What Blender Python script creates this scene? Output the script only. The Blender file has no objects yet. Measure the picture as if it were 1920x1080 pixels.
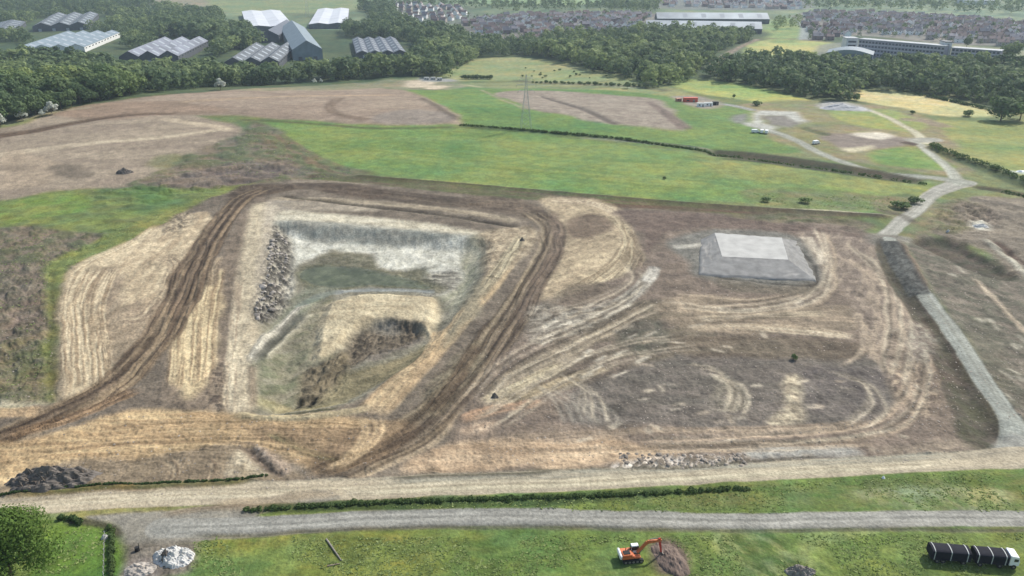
import bpy, bmesh, math, random
import numpy as np
from mathutils import Vector, Matrix

# ------------------------------------------------------------------ camera, sky, sun, exposure
C = bpy.context.scene.collection
scene = bpy.context.scene
CAM_H, PITCH, FPX = 113.0, math.radians(23.4), 1478.0
cam_d = bpy.data.cameras.new("camera"); cam = bpy.data.objects.new("camera", cam_d); C.objects.link(cam)
cam.location = (0, 0, CAM_H); cam.rotation_euler = (math.pi/2 - PITCH, 0, 0)
cam_d.sensor_width = 36.0; cam_d.lens = FPX/1920*36.0
cam_d.clip_start = 1.0; cam_d.clip_end = 30000
scene.camera = cam
SUN_EL, SUN_AZ = math.radians(44), math.radians(48)       # azimuth clockwise from the view direction (+Y)
world = bpy.data.worlds.new("World"); scene.world = world; world.use_nodes = True
wn = world.node_tree.nodes; wl = world.node_tree.links
sky = wn.new("ShaderNodeTexSky"); sky.sky_type = 'NISHITA'; sky.sun_disc = False
sky.sun_elevation = SUN_EL; sky.sun_rotation = SUN_AZ; sky.air_density = 1.3; sky.dust_density = 2.0
wl.new(sky.outputs[0], wn["Background"].inputs[0]); wn["Background"].inputs[1].default_value = 0.13
sd = bpy.data.lights.new("sun", 'SUN'); so = bpy.data.objects.new("sun", sd); C.objects.link(so)
sd.energy = 4.0; sd.angle = math.radians(1.5); sd.color = (1.0, 0.95, 0.87)
sdir = Vector((math.sin(SUN_AZ)*math.cos(SUN_EL), math.cos(SUN_AZ)*math.cos(SUN_EL), math.sin(SUN_EL)))
so.rotation_euler = sdir.to_track_quat('Z', 'Y').to_euler(); so.location = (0, 0, 400)
scene.view_settings.view_transform = 'Standard'; scene.view_settings.look = 'None'
scene.view_settings.exposure = 0.44; scene.view_settings.gamma = 1.0
scene.render.engine = 'CYCLES'
scene.cycles.max_bounces = 5; scene.cycles.diffuse_bounces = 2; scene.cycles.glossy_bounces = 1
scene.cycles.transmission_bounces = 2; scene.cycles.transparent_max_bounces = 4; scene.cycles.volume_bounces = 0
ALB = 0.66                                                 # photograph colour -> surface albedo
rng = random.Random(7); nrg = np.random.default_rng(7)

# ------------------------------------------------------------------ noise
def vnoise(x, y, seed=0):
    xi = np.floor(x).astype(np.int64); yi = np.floor(y).astype(np.int64)
    fx = x-xi; fy = y-yi; fx = fx*fx*(3-2*fx); fy = fy*fy*(3-2*fy)
    def h(a, b):
        n = (a*374761393 + b*668265263 + seed*2147483647) & 0xffffffff
        n = ((n ^ (n >> 13))*1274126177) & 0xffffffff
        return ((n ^ (n >> 16)) & 0xffff)/65535.0
    a = h(xi, yi); b = h(xi+1, yi); c = h(xi, yi+1); d = h(xi+1, yi+1)
    return (a*(1-fx)+b*fx)*(1-fy)+(c*(1-fx)+d*fx)*fy
def fbm(x, y, seed=0, octv=3, gain=0.55):
    s = 0; a = 1; t = 0
    for k in range(octv):
        s = s + a*vnoise(x*2**k+17.3*k, y*2**k-9.1*k, seed+k*31); t += a; a *= gain
    return s/t
def sstep(x, a, b):
    t = np.clip((x-a)/(b-a), 0, 1); return t*t*(3-2*t)
def lin(c):
    c = np.array(c, float)/255.0
    return np.where(c <= 0.04045, c/12.92, ((c+0.055)/1.055)**2.4)

# ------------------------------------------------------------------ lie of the land
def macro(x, y):
    """large relief of the site, metres"""
    x = np.asarray(x, float); y = np.asarray(y, float)
    h = 12*np.exp(-((x+300)/230)**2-((y-560)/110)**2)        # the tipped mound on the left
    h = h + 3.5*np.exp(-((x-60)/160)**2-((y-560)/60)**2)
    h = h - 9*sstep(y, 660, 800)*sstep(-x, -200, 60)*(1-sstep(y, 1500, 2100))
    h = h + 2.0*np.sin(x/170+1)*np.sin(y/230)*sstep(y, 120, 400)
    h = h + 55*sstep(y, 1700, 4200)
    return h
def at(u, v, dz=0.0):
    """where the sight line through photograph point (u, v) meets the land"""
    fx = (u-960)/FPX; fy = (540-v)/FPX
    d = np.array([fx, math.cos(PITCH)+fy*math.sin(PITCH), -math.sin(PITCH)+fy*math.cos(PITCH)])
    lo, t = 60.0, 60.0
    while t < 9000:
        p = d*t
        if CAM_H+p[2] < float(macro(p[0], p[1]))+dz: break
        lo = t; t *= 1.01
    hi = t
    for _ in range(20):
        m = (lo+hi)/2; p = d*m
        if CAM_H+p[2] < float(macro(p[0], p[1]))+dz: hi = m
        else: lo = m
    p = d*hi
    return (p[0], p[1])
def mpp(y):                                                # metres across one photograph pixel at ground distance y
    return (y*math.cos(PITCH)+CAM_H*math.sin(PITCH))/FPX

# ------------------------------------------------------------------ the sheet of ground
Tn = 1180
T_in = np.linspace(-0.92, 0.92, Tn)
ext = np.array([0.02, 0.06, 0.12, 0.2, 0.3, 0.45, 0.65, 0.85, 1.0])
yy = []
def v2y(v):
    a = PITCH+math.atan((v-540)/FPX); return CAM_H/math.tan(a)
rows = [v2y(v) for v in np.linspace(1330, -18, 900)]
rows = [-5500, -3000, -1500, -700, -300, -120, -40, 0, 30, 55, 72]+rows+[2600, 3000, 3600, 4400, 5500]
rows = np.array(sorted(set(rows)))
NR = len(rows); NC = Tn+2*len(ext)
Y = np.repeat(rows[:, None], NC, 1)
S = np.maximum(rows, 70.0)[:, None]
X = np.empty((NR, NC)); k = len(ext)
X[:, k:k+Tn] = S*T_in[None, :]
edge = 0.92*S
X[:, k+Tn:] = edge+(6000-edge)*(ext**1.6)[None, :]
X[:, :k] = -(edge+(6000-edge)*(ext**1.6)[None, ::-1])
X = X.ravel(); Y = Y.ravel(); N = X.size
Z = macro(X, Y); D = np.zeros(N)                           # D: extra height laid over the macro relief
COL = np.zeros((N, 3)); REG = np.zeros(N, np.int8); GR = np.ones(N)
REGIONS = ['ground', 'gravel_road', 'dirt_track', 'pit_floor', 'pond_water', 'gravel_pad']

def spline(pts, n=8, closed=False):
    P_ = np.array(pts, float); m = len(P_)
    if m < 3: return P_
    out = []
    for i in range(m if closed else m-1):
        if closed: a, b, c, d = P_[(i-1) % m], P_[i], P_[(i+1) % m], P_[(i+2) % m]
        else: a, b, c, d = P_[max(i-1, 0)], P_[i], P_[i+1], P_[min(i+2, m-1)]
        for t in np.arange(n)/n:
            out.append(0.5*((2*b)+(c-a)*t+(2*a-5*b+4*c-d)*t*t+(-a+3*b-3*c+d)*t**3))
    if not closed: out.append(P_[-1])
    return np.array(out)
def select(W, pad):
    a = W.min(0)-pad; b = W.max(0)+pad
    return np.nonzero((X > a[0]) & (X < b[0]) & (Y > a[1]) & (Y < b[1]))[0]
_seed = [100]
def blend(idx, m, c1, c2, tex, op, reg, grass):
    if c2 is None: c = lin(c1)[None, :]*(0.9+0.2*tex)[:, None]
    else: c = lin(c1)[None, :]*(1-tex)[:, None]+lin(c2)[None, :]*tex[:, None]
    a = (m*op)[:, None]
    COL[idx] = COL[idx]*(1-a)+c*a
    if grass is not None: GR[idx] = GR[idx]*(1-m*op)+grass*m*op
    if reg is not None: REG[idx[m*op > 0.5]] = reg
def P(pts, c1, c2=None, soft=None, warp=None, nz=8.0, ang=0.0, st=1.0, op=1.0, h=0.0, slope=6.0, dz=0.0,
      grass=0.0, reg=None, smooth=True, con=1.6, rough=0.0, octv=4, hn=0.0):
    """one patch of ground: outline given by its photograph points, everything else in metres"""
    W = np.array([at(u, v, dz) for u, v in pts])
    if smooth: W = spline(W, 5, True)
    dist = W[:, 1].mean()
    if soft is None: soft = 0.8+0.006*dist
    if warp is None: warp = 0.8+0.008*dist
    _seed[0] += 7; sd_ = _seed[0]
    i = select(W, soft+warp+abs(slope if h else 0)*0.3+2)
    if len(i) == 0: return
    x = X[i]; y = Y[i]
    ws = warp*4+4
    xw = x+(fbm(x/ws, y/ws, sd_, 3)-0.5)*2*warp; yw = y+(fbm(x/ws+40, y/ws, sd_+3, 3)-0.5)*2*warp
    ins = np.zeros(len(i), bool); dmin = np.full(len(i), 1e9)
    A = W; B = np.roll(W, -1, 0)
    for (ax, ay), (bx, by) in zip(A, B):
        ex, ey = bx-ax, by-ay; L2 = ex*ex+ey*ey+1e-9
        t = np.clip(((xw-ax)*ex+(yw-ay)*ey)/L2, 0, 1)
        dmin = np.minimum(dmin, (xw-ax-t*ex)**2+(yw-ay-t*ey)**2)
        if ay != by:
            cr = ((ay > yw) != (by > yw)) & (xw < (bx-ax)*(yw-ay)/(by-ay)+ax)
            ins ^= cr
    sdf = np.sqrt(dmin); sdf = np.where(ins, sdf, -sdf)
    m = sstep(sdf, -soft, soft)
    ca, sa = math.cos(math.radians(ang)), math.sin(math.radians(ang))
    xr = (x*ca+y*sa)/(nz*st); yr = (-x*sa+y*ca)/nz
    tex = np.clip((fbm(xr, yr, sd_+11, octv, 0.62)-0.5)*con*1.6+0.5, 0, 1)
    blend(i, m, c1, c2, tex, op, reg, grass)
    if h: D[i] += h*sstep(sdf, -slope*0.25, slope)
    if hn: D[i] += hn*m*(tex-0.5)
def Lm(pts, w, c1=None, c2=None, soft=None, ruts=1.0, long=14.0, op=1.0, h=0.0, hw=None, rut=0.0, dz=0.0, warp=0.5,
       grass=0.0, reg=None, con=1.8, n=8, core=None, side=0, smooth=True):
    """a band along a line: w half width in metres (or per point), texture runs along the line"""
    W = np.array([at(u, v, dz) for u, v in pts]); ww = np.array(w if hasattr(w, '__len__') else [w]*len(pts), float)
    Q = np.column_stack([W, ww]); Q = spline(Q, n) if smooth else Q
    dist = W[:, 1].mean()
    if soft is None: soft = 0.25+0.003*dist
    wm = max(Q[:, 2].max(), hw or 0)
    _seed[0] += 7; sd_ = _seed[0]
    i = select(Q[:, :2], wm+soft*2+warp+1)
    if len(i) == 0: return
    x = X[i]; y = Y[i]
    if warp:
        ws = 6+warp*5; x = x+(fbm(x/ws, y/ws, sd_, 2)-0.5)*2*warp; y = y+(fbm(x/ws+40, y/ws, sd_+3, 2)-0.5)*2*warp
    best = np.full(len(i), 1e18); s = np.zeros(len(i)); tt = np.zeros(len(i)); wl_ = np.zeros(len(i)); acc = 0.0
    for a, b in zip(Q[:-1], Q[1:]):
        ex, ey = b[0]-a[0], b[1]-a[1]; Ln = math.hypot(ex, ey)+1e-9
        t = np.clip(((x-a[0])*ex+(y-a[1])*ey)/Ln**2, 0, 1)
        d2 = (x-a[0]-t*ex)**2+(y-a[1]-t*ey)**2
        k_ = d2 < best
        best = np.where(k_, d2, best); s = np.where(k_, acc+t*Ln, s); wl_ = np.where(k_, a[2]+(b[2]-a[2])*t, wl_)
        sg = np.sign(ex*(y-a[1])-ey*(x-a[0])); tt = np.where(k_, sg*np.sqrt(d2), tt)
        acc += Ln
    ad = np.abs(tt)
    if side: ad = np.where(tt*side < 0, ad*3, ad)
    # ends fade with noise so tracks do not stop square
    e = np.minimum(s, acc-s)
    m = (1-sstep(ad, wl_-soft, wl_+soft))
    if reg is None: m = m*sstep(e+1e-3, -0.5, min(8.0, acc*0.12)+0.01) if rut or (c1 is not None and reg is None and ruts) else m
    tex = np.clip((fbm(tt/ruts, s/long, sd_+5, 3, 0.6)-0.5)*con*1.6+0.5, 0, 1)
    if c1 is not None: blend(i, m, c1, c2, tex, op, reg, grass)
    if rut: D[i] += rut*(tex-0.5)*2*m
    if h: D[i] += h*np.exp(-(tt/(hw or 2.0))**2*1.5)*sstep(e, -1, 6)
# ------------------------------------------------------------------ painting the land: base
g1 = fbm(X/60, Y/60, 1, 4); g2 = fbm(X/9, Y/9, 2, 3)
gm = np.clip((g1-0.5)*2+0.5, 0, 1)[:, None]
COL[:] = lin((96, 118, 66))*(1-gm)+lin((118, 132, 84))*gm
COL *= (0.85+0.3*g2)[:, None]
DK = (74, 94, 58); WOOD = (58, 78, 52)
# far country
P([(-900,-60),(2900,-60),(2900,60),(-900,60)], (92,112,80), (130,150,110), nz=90, smooth=False, grass=1)
P([(-900,25),(300,20),(420,60),(870,50),(1400,60),(1920,70),(2800,90),(2600,170),(1920,215),(1640,195),(1500,190),(1260,160),(1100,130),(960,105),(850,130),(760,150),(500,168),(220,190),(0,235),(-800,300)], (66,86,56), (84,104,66), nz=20, smooth=False, grass=1)
P([(-200,0),(280,-2),(310,10),(120,16),(-200,20)], (46,64,50), (60,80,58), nz=30, grass=1)
P([(285,-10),(330,-14),(400,-8),(425,22),(380,26),(300,12)], (158,146,120), (140,136,108), nz=40, ang=20, st=4, grass=.5)
P([(380,-12),(420,-14),(740,-14),(735,8),(690,20),(560,24),(440,24),(395,12)], (122,142,92), (140,152,102), nz=30, st=5, grass=1)
P([(850,-8),(1120,-8),(1130,4),(1060,9),(960,7),(860,3)], (140,168,110), (120,150,98), nz=40, grass=1)
P([(1750,-10),(2100,-10),(2100,6),(1800,6)], (150,170,130), (110,134,104), nz=40, grass=1)
P([(1500,10),(1700,12),(1930,22),(1930,34),(1700,24),(1520,22)], (90,118,92), (140,160,120), nz=30, grass=1)
# town ground
P([(850,38),(960,26),(1230,26),(1215,48),(1200,62),(1050,70),(960,78),(880,60)], (112,104,104), (130,128,116), nz=12, grass=.3)
P([(735,8),(860,14),(880,42),(760,44),(730,28)], (100,112,96), (124,130,118), nz=14, grass=.3)
P([(1500,24),(1700,26),(1930,42),(2300,60),(2300,110),(1930,88),(1800,84),(1600,66),(1510,74)], (118,112,110), (140,136,126), nz=14, grass=.3)
P([(1240,0),(1500,0),(1500,18),(1240,16)], (106,112,108), (126,130,124), nz=14, grass=.3)
# fields of the middle distance, right
P([(1410,78),(1480,75),(1565,82),(1536,98),(1440,105),(1392,98)], (168,178,98), (182,180,104), nz=22, grass=1, reg=None)
P([(1412,106),(1545,103),(1600,118),(1580,126),(1420,128)], (134,164,108), (150,176,118), nz=22, grass=1)
P([(1450,36),(1495,38),(1503,76),(1440,74)], (122,150,84), (146,166,96), nz=14, grass=1)
Lm([(1492,38),(1510,52),(1506,74)], 7, (152,160,158), ruts=3, reg=1)
Lm([(1430,72),(1500,74),(1560,80)], 3, (120,84,70), ruts=3, op=.8)
Lm([(1420,74),(1392,86),(1360,104),(1342,118),(1338,134)], [4,4,5,6,5], (160,142,122), (126,112,98), ruts=2, reg=2, grass=0)
P([(1640,74),(1930,96),(1960,112),(1890,114),(1640,90)], (150,150,122), (128,138,98), nz=14, grass=.4)
P([(1540,84),(1640,84),(1650,112),(1540,112)], (140,142,136), (120,124,118), nz=10, grass=.1, op=.8)
P([(1260,150),(1330,150),(1400,160),(1470,176),(1520,192),(1470,200),(1380,186),(1280,168)], (146,170,84), (160,172,92), nz=14, st=3, grass=1)
P([(1604,170),(1660,167),(1740,180),(1850,202),(1862,218),(1780,218),(1700,208),(1640,194),(1600,184)], (176,182,120), (196,192,140), nz=16, ang=-25, st=4, grass=.8)
P([(1700,226),(1800,226),(1930,230),(2500,240),(2500,420),(1930,330),(1850,310),(1790,280),(1760,250)], (112,138,70), (132,150,82), nz=18, st=3, grass=1)
P([(1440,190),(1560,190),(1700,205),(1760,235),(1800,290),(1800,330),(1560,300),(1340,278),(1300,240),(1340,205)], (122,134,84), (134,128,100), nz=9, st=3, grass=.8)
P([(1560,205),(1660,206),(1730,230),(1722,248),(1640,240),(1560,222)], (128,154,74), (140,152,84), nz=12, grass=1)
P([(1640,285),(1720,276),(1770,300),(1790,318),(1720,318),(1640,305)], (96,140,60), (118,146,76), nz=12, grass=1)
# pale olive field behind the pylon
P([(838,148),(862,122),(905,110),(980,108),(1050,116),(1110,130),(1180,146),(1186,158),(1100,158),(980,152),(900,152)], (142,156,96), (156,162,108), nz=16, st=3, grass=1)
P([(850,156),(1180,152),(1270,168),(1300,182),(1180,176),(1000,166),(880,166)], (118,132,86), (140,150,98), nz=8, st=5, grass=1)
Lm([(960,150),(1040,156),(1180,162),(1260,172)], 7, (84,92,66), (120,120,90), ruts=4, long=10, op=.75, grass=1)
Lm([(1000,160),(1100,160),(1200,166)], 1.6, (170,172,150), ruts=2, op=.7, grass=0)

# ---- central meadows
P([(740,172),(860,163),(930,166),(1150,170),(1290,186),(1400,205),(1430,250),(1500,285),(1330,282),(1100,258),(860,238),(760,230)], (102,140,70), (92,130,64), nz=16, st=2, grass=1)
P([(460,224),(560,226),(720,236),(860,240),(1100,262),(1320,288),(1560,318),(1750,345),(1740,372),(1680,402),(1500,388),(1200,370),(900,346),(680,320),(590,290),(520,250)], (102,138,66), (116,146,76), nz=12, st=5, ang=-4, grass=1, con=1.3)
P([(1300,290),(1560,322),(1745,350),(1730,372),(1560,350),(1400,340),(1330,320)], (130,146,80), (112,134,70), nz=12, st=3, grass=1, op=.8)
P([(1400,358),(1500,352),(1600,362),(1700,376),(1650,396),(1500,388),(1420,380)], (122,122,88), (102,126,66), nz=7, st=2, grass=.8, op=.85)
P([(1660,366),(1712,366),(1722,384),(1690,402),(1656,394)], (72,98,56), (92,114,66), nz=5, grass=1)
for a, b in (((560,262),(1500,352)),((620,285),(1300,350)),((600,250),(1250,310))):
    Lm([a, ((a[0]+b[0])/2, (a[1]+b[1])/2+6), b], 9, (84,122,54), (124,150,80), ruts=3, long=60, op=.35, grass=1)
# brown blocks of bare soil beyond
P([(930,176),(990,170),(1150,178),(1230,186),(1262,208),(1290,242),(1240,242),(1120,230),(1060,216),(1000,206),(960,190)], (150,134,120), (164,150,134), nz=8, grass=0)
Lm([(1010,178),(1080,200),(1140,226),(1165,234)], [1.5,3,3,2], (104,92,84), ruts=2, op=.8, h=-.8, hw=4)
Lm([(1215,190),(1250,214),(1290,244)], [3,4,5], (118,100,92), (136,116,106), ruts=2, op=.85)
Lm([(900,168),(930,182),(970,198),(985,206)], 1.2, (160,150,124), ruts=2, op=.8)
Lm([(920,214),(890,200),(868,210)], 1.5, (76,112,56), op=.6, grass=1)
P([(180,200),(240,186),(420,170),(580,164),(700,164),(790,178),(862,226),(840,234),(700,234),(560,224),(430,216),(260,214)], (152,130,112), (166,146,126), nz=10, st=3, grass=0, reg=2)
Lm([(200,204),(420,186),(560,180),(745,178)], [3,5,4,4], (190,162,130), (160,136,110), ruts=3, long=40, op=.8)
Lm([(640,182),(618,200),(640,216),(700,226)], 4, (124,102,84), (140,118,98), ruts=2, op=.8)
P([(740,208),(800,205),(850,226),(760,232),(700,226)], (142,130,120), (156,142,130), nz=6, op=.8)
Lm([(790,184),(830,206),(862,226)], 2.5, (110,96,80), ruts=2, op=.7, h=.8, hw=4)
# little dirt yard
P([(715,152),(760,148),(850,150),(880,160),(840,168),(740,166)], (150,140,116), (128,140,96), nz=8, grass=.3)
P([(752,154),(800,151),(815,158),(770,164)], (196,178,154), nz=6)
P([(800,160),(836,162),(822,168),(800,166)], (214,196,170), (180,160,136), nz=5)
Lm([(770,166),(810,168),(836,168)], 3, (112,92,74), op=.8)
P([(790,146),(850,148),(850,153),(795,152)], (164,164,164), nz=5)
Lm([(856,158),(880,160),(905,164)], 2, (188,178,138), op=.8)
P([(450,168),(600,160),(740,150),(760,158),(700,166),(560,170)], (120,128,90), (146,140,112), nz=10, grass=.8, op=.9)
# ---- left mound
P([(-500,300),(0,240),(90,216),(230,194),(300,205),(430,232),(460,262),(440,300),(330,345),(180,362),(0,376),(-500,420)], (152,134,116), (170,152,130), nz=9, st=4, ang=8, grass=0, reg=2)
P([(100,214),(190,194),(330,190),(430,210),(300,216),(180,226)], (160,134,112), (142,120,100), nz=8, st=4, ang=10)
Lm([(-60,262),(60,246),(150,228),(250,214),(340,212)], [6,5,4,3,2], (122,98,78), (100,78,60), ruts=2, op=.9, h=-.6, hw=5)
Lm([(-60,300),(60,282),(180,268),(300,258),(380,248),(430,240)], [4,4,3,3,3,2], (202,184,156), (182,164,138), ruts=2, op=.85)
Lm([(300,222),(380,234),(400,236),(440,246)], 3.5, (196,176,148), ruts=2, op=.8)
Lm([(-60,318),(100,292),(240,274),(330,262)], 5, (178,160,136), (148,130,112), ruts=2.5, op=.6)
P([(0,285),(90,300),(120,330),(60,350),(0,350)], (182,160,134), (160,140,118), nz=8, st=3, op=.7)
P([(95,312),(130,306),(175,330),(140,334),(105,324)], (126,112,96), nz=5, op=.9)
Lm([(0,236),(90,212),(180,200)], 2, (176,168,140), op=.7)
# rough slope
P([(150,370),(250,345),(330,300),(420,262),(455,245),(470,226),(530,250),(600,300),(660,326),(560,338),(430,345),(300,378),(200,388)], (124,114,98), (100,110,78), nz=5, st=2, grass=.6, con=2.4, hn=1.0)
P([(300,340),(420,310),(520,300),(560,322),(440,350),(330,366),(260,366)], (112,102,98), (132,118,104), nz=4, st=2, grass=.3, con=2.2, hn=1.2, op=.9)
P([(280,300),(330,288),(350,300),(300,318)], (112,128,76), nz=6, op=.6, grass=1)
Lm([(500,250),(560,288),(620,316),(700,330)], 8, (104,116,76), (120,108,86), ruts=3, op=.8, grass=.6, con=2.4)
P([(-300,400),(0,376),(120,355),(240,350),(380,352),(470,345),(420,372),(360,400),(280,420),(180,446),(80,440),(0,440),(-300,450)], (106,132,68), (92,112,64), nz=7, st=2.5, grass=1, con=2.0, hn=.5)
P([(0,385),(120,362),(180,380),(140,400),(60,410),(0,420)], (98,138,56), (110,134,66), nz=6, st=2, grass=1, op=.9)
P([(250,356),(320,352),(315,376),(260,382)], (84,118,58), nz=5, grass=1, op=.8)
P([(-400,440),(0,425),(100,432),(200,440),(180,462),(100,500),(100,600),(104,700),(100,756),(0,756),(-400,760)], (122,114,98), (98,104,76), nz=3.2, st=1.6, ang=-50, grass=.5, con=2.2, hn=.7)
P([(0,500),(80,520),(95,640),(60,700),(0,660)], (138,122,110), (98,92,80), nz=2.6, ang=-60, st=2, con=2.6, op=.6, grass=.3, hn=.5)
for a, b in (((0,575),(95,570)),((0,680),(95,676))):
    Lm([a, b], 1.2, (70,74,62), op=.6, h=-.5, grass=.4)
P([(0,640),(90,650),(95,740),(0,745)], (92,106,66), (112,112,88), nz=3, grass=.8, con=2.2, op=.7, hn=.4)
P([(300,400),(380,372),(460,350),(480,362),(400,410),(330,430),(250,460),(170,500),(118,520),(105,580),(110,700),(104,750),(92,740),(88,600),(92,500),(150,462)], (116,134,70), (98,118,62), nz=4, grass=1, con=2)
Lm([(98,500),(99,620),(98,752)], [.8,1,1], (82,94,52), op=.85, grass=1, rut=0, h=-.3)
P([(-300,770),(0,752),(90,756),(110,766),(30,778),(-300,800)], (188,176,152), (160,150,124), nz=4, op=.9)

# ------------------------------------------------------------------ the earthworks: base soil
P([(100,760),(110,640),(112,540),(130,500),(220,465),(330,405),(400,372),(480,345),(560,338),(700,345),(900,360),(1200,385),(1500,412),(1640,440),(1690,460),(1760,620),(1880,790),(1900,850),(1500,868),(1150,885),(900,895),(560,925),(300,905),(0,935),(-400,980),(-400,800),(0,780)], (136,122,106), (122,108,94), nz=4, st=2, con=1.6, smooth=False, reg=2, hn=.25)
# left sand apron
P([(118,740),(124,640),(116,560),(124,512),(180,476),(260,446),(340,408),(385,400),(400,430),(360,490),(320,560),(280,620),(215,690),(150,740)], (198,178,146), (176,154,124), nz=2.5, ang=-85, st=5, con=1.6, hn=.12)
P([(160,520),(215,505),(230,560),(205,590),(170,590)], (152,132,112), nz=5, op=.7)
P([(180,600),(300,560),(300,620),(215,690),(190,660)], (160,140,116), (138,118,98), nz=3, ang=60, st=3, op=.75)
for x0 in (128, 146, 166, 188):
    Lm([(x0+30,500),(x0,560),(x0+2,640),(x0+8,735)], 2.2, (212,192,158), (160,136,106), ruts=.55, long=26, op=.75, rut=.06, con=2.2)
Lm([(300,420),(240,460),(170,490),(130,520)], 2.5, (212,194,160), (182,160,128), ruts=.8, op=.8, rut=.06)
P([(330,405),(370,400),(360,425),(310,440)], (190,172,144), (112,98,82), nz=1.6, con=2.8, op=.8, hn=.7)
Lm([(290,480),(330,500),(280,590),(215,600)], 3, (192,172,142), (134,114,94), ruts=.7, con=2.4, op=.7, rut=.08)
# strip between left haul track and pit
P([(470,372),(500,366),(470,440),(440,560),(430,700),(430,770),(330,770),(300,740),(330,640),(400,500)], (142,124,106), (128,112,96), nz=3.5, ang=75, st=3)
P([(385,520),(418,545),(408,620),(396,690),(372,745),(345,748),(320,700),(322,620),(350,560)], (204,182,142), (178,154,118), nz=1.6, ang=80, st=8, con=1.8, hn=.1)
for x0 in (330, 352, 372, 395):
    Lm([(x0+22,500),(x0+8,560),(x0,640),(x0-6,730)], 1.8, (214,192,150), (148,122,92), ruts=.5, long=30, op=.7, rut=.06, con=2.2)
Lm([(410,480),(400,500),(398,540)], 2.2, (176,154,124), (130,110,88), ruts=.5, op=.8, rut=.1)
P([(395,700),(425,680),(425,766),(385,766)], (150,132,112), (112,96,84), nz=1.4, con=2.8, hn=.5, op=.9)
# ------------------------------------------------------------------ the pit
PD = -4.2
rim = [(512,418),(600,424),(760,436),(912,452),(914,486),(896,540),(852,610),(800,668),(740,705),(660,752),(560,772),(478,776),(482,730),(486,660),(476,600),(492,540),(508,470)]
P(rim, (150,142,124), (134,128,108), nz=3.5, st=2, ang=40, h=PD, slope=9, reg=3, hn=.4, warp=.6)
# pale strip along the west rim
P([(476,384),(520,388),(509,458),(497,535),(474,574),(486,629),(478,699),(474,762),(431,769),(432,700),(439,640),(447,516),(464,420)], (196,180,152), (180,164,138), nz=2.2, ang=90, st=.4, con=1.2, warp=.5)
P([(500,380),(560,384),(516,470),(500,540),(484,570),(480,520),(492,440)], (172,160,146), (184,170,150), nz=5, op=.7, warp=.5)
Lm([(452,520),(440,600),(434,700),(430,770)], 1.6, (212,196,166), (176,154,128), ruts=.7, op=.7, con=2.4)
P([(560,378),(700,384),(700,396),(540,392)], (160,146,128), (172,158,138), nz=4, st=3)
# back bank
P([(519,403),(550,398),(587,402),(760,418),(905,440),(905,452),(800,446),(640,430),(530,424)], (206,196,174), (190,178,154), nz=3, st=3, con=1.5, dz=-1, warp=.5)
P([(522,426),(640,430),(760,442),(905,456),(900,463),(700,464),(560,456),(525,440)], (146,147,138), (158,154,142), nz=2.5, st=4, dz=-3, warp=.4)  # shade of the steep back face, painted as a grey band
P([(536,444),(600,456),(760,464),(902,462),(902,500),(880,540),(840,556),(740,530),(640,470),(600,480),(560,500),(540,560),(500,600),(520,520)], (202,198,186), (184,180,166), nz=3, con=1.7, dz=PD, warp=.7)
P([(880,465),(905,462),(902,510),(880,560),(850,600),(830,560),(860,520)], (168,162,142), (150,148,124), nz=2.5, dz=-5, ang=60, st=3)
P([(780,520),(860,510),(850,545),(790,552)], (170,164,150), (120,114,104), nz=1.2, st=3, con=2.8, dz=PD, hn=.4)
# boulders and rubble along the west wall (ground under them)
P([(512,440),(545,450),(548,520),(530,590),(490,620),(478,600),(500,520)], (170,162,148), (92,86,80), nz=1.3, con=3.2, dz=-4, hn=1.3, warp=.4)
# green pond
P([(556,500),(590,492),(604,478),(640,474),(700,480),(720,500),(752,506),(796,506),(800,520),(836,540),(800,550),(700,540),(620,548),(575,540),(552,520)], (106,104,84), (128,124,104), nz=2.5, con=2, dz=PD, grass=.2)
P([(562,512),(600,500),(680,504),(740,518),(790,532),(800,542),(700,536),(630,540),(580,532)], (92,98,68), (108,112,84), nz=4, dz=PD, reg=4, warp=.7, op=1)
Lm([(560,575),(600,556),(650,546),(740,545),(810,548)], [2,2.2,1.6,1.2,1], (136,140,138), (160,160,154), ruts=1, dz=PD, op=.9, reg=4)
P([(560,545),(600,540),(640,545),(590,575),(560,620),(500,700),(485,700),(500,650),(540,590)], (112,120,94), (136,136,118), nz=3, dz=PD, ang=55, st=3, op=.8)
# green-grey lower floor
P([(560,600),(600,570),(620,560),(600,640),(650,690),(620,740),(560,768),(484,772),(488,700),(520,640)], (138,132,112), (116,118,92), nz=2.4, ang=55, st=3, dz=-5, con=1.8, hn=.5, grass=.15)
P([(484,760),(560,755),(640,745),(640,762),(560,774),(484,778)], (160,154,118), (136,132,98), nz=2, dz=-3, grass=.4)
Lm([(478,779),(540,776),(600,772),(640,764)], .9, (62,74,50), op=.85, dz=-.5, grass=.8, n=4)
# curved edge track round the floor
Lm([(470,705),(492,660),(520,620),(556,580),(590,562)], [1.6,1.6,1.5,1.4,1], (196,188,172), (150,144,132), ruts=.6, dz=PD+1, rut=.15, h=.6, hw=2)
Lm([(500,690),(520,650),(556,610),(588,580)], [.8,.9,.9,.7], (188,180,158), (160,152,132), ruts=.5, dz=PD+1, h=.5, hw=1.5)
Lm([(484,700),(505,655),(535,615),(570,578)], 1.3, (94,92,84), op=.8, dz=PD+1, h=-.5, hw=2)
Lm([(470,690),(474,730),(476,768)], 1.0, (112,98,84), (150,132,110), ruts=.6, dz=-1, op=.8, con=2.5)
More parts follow.
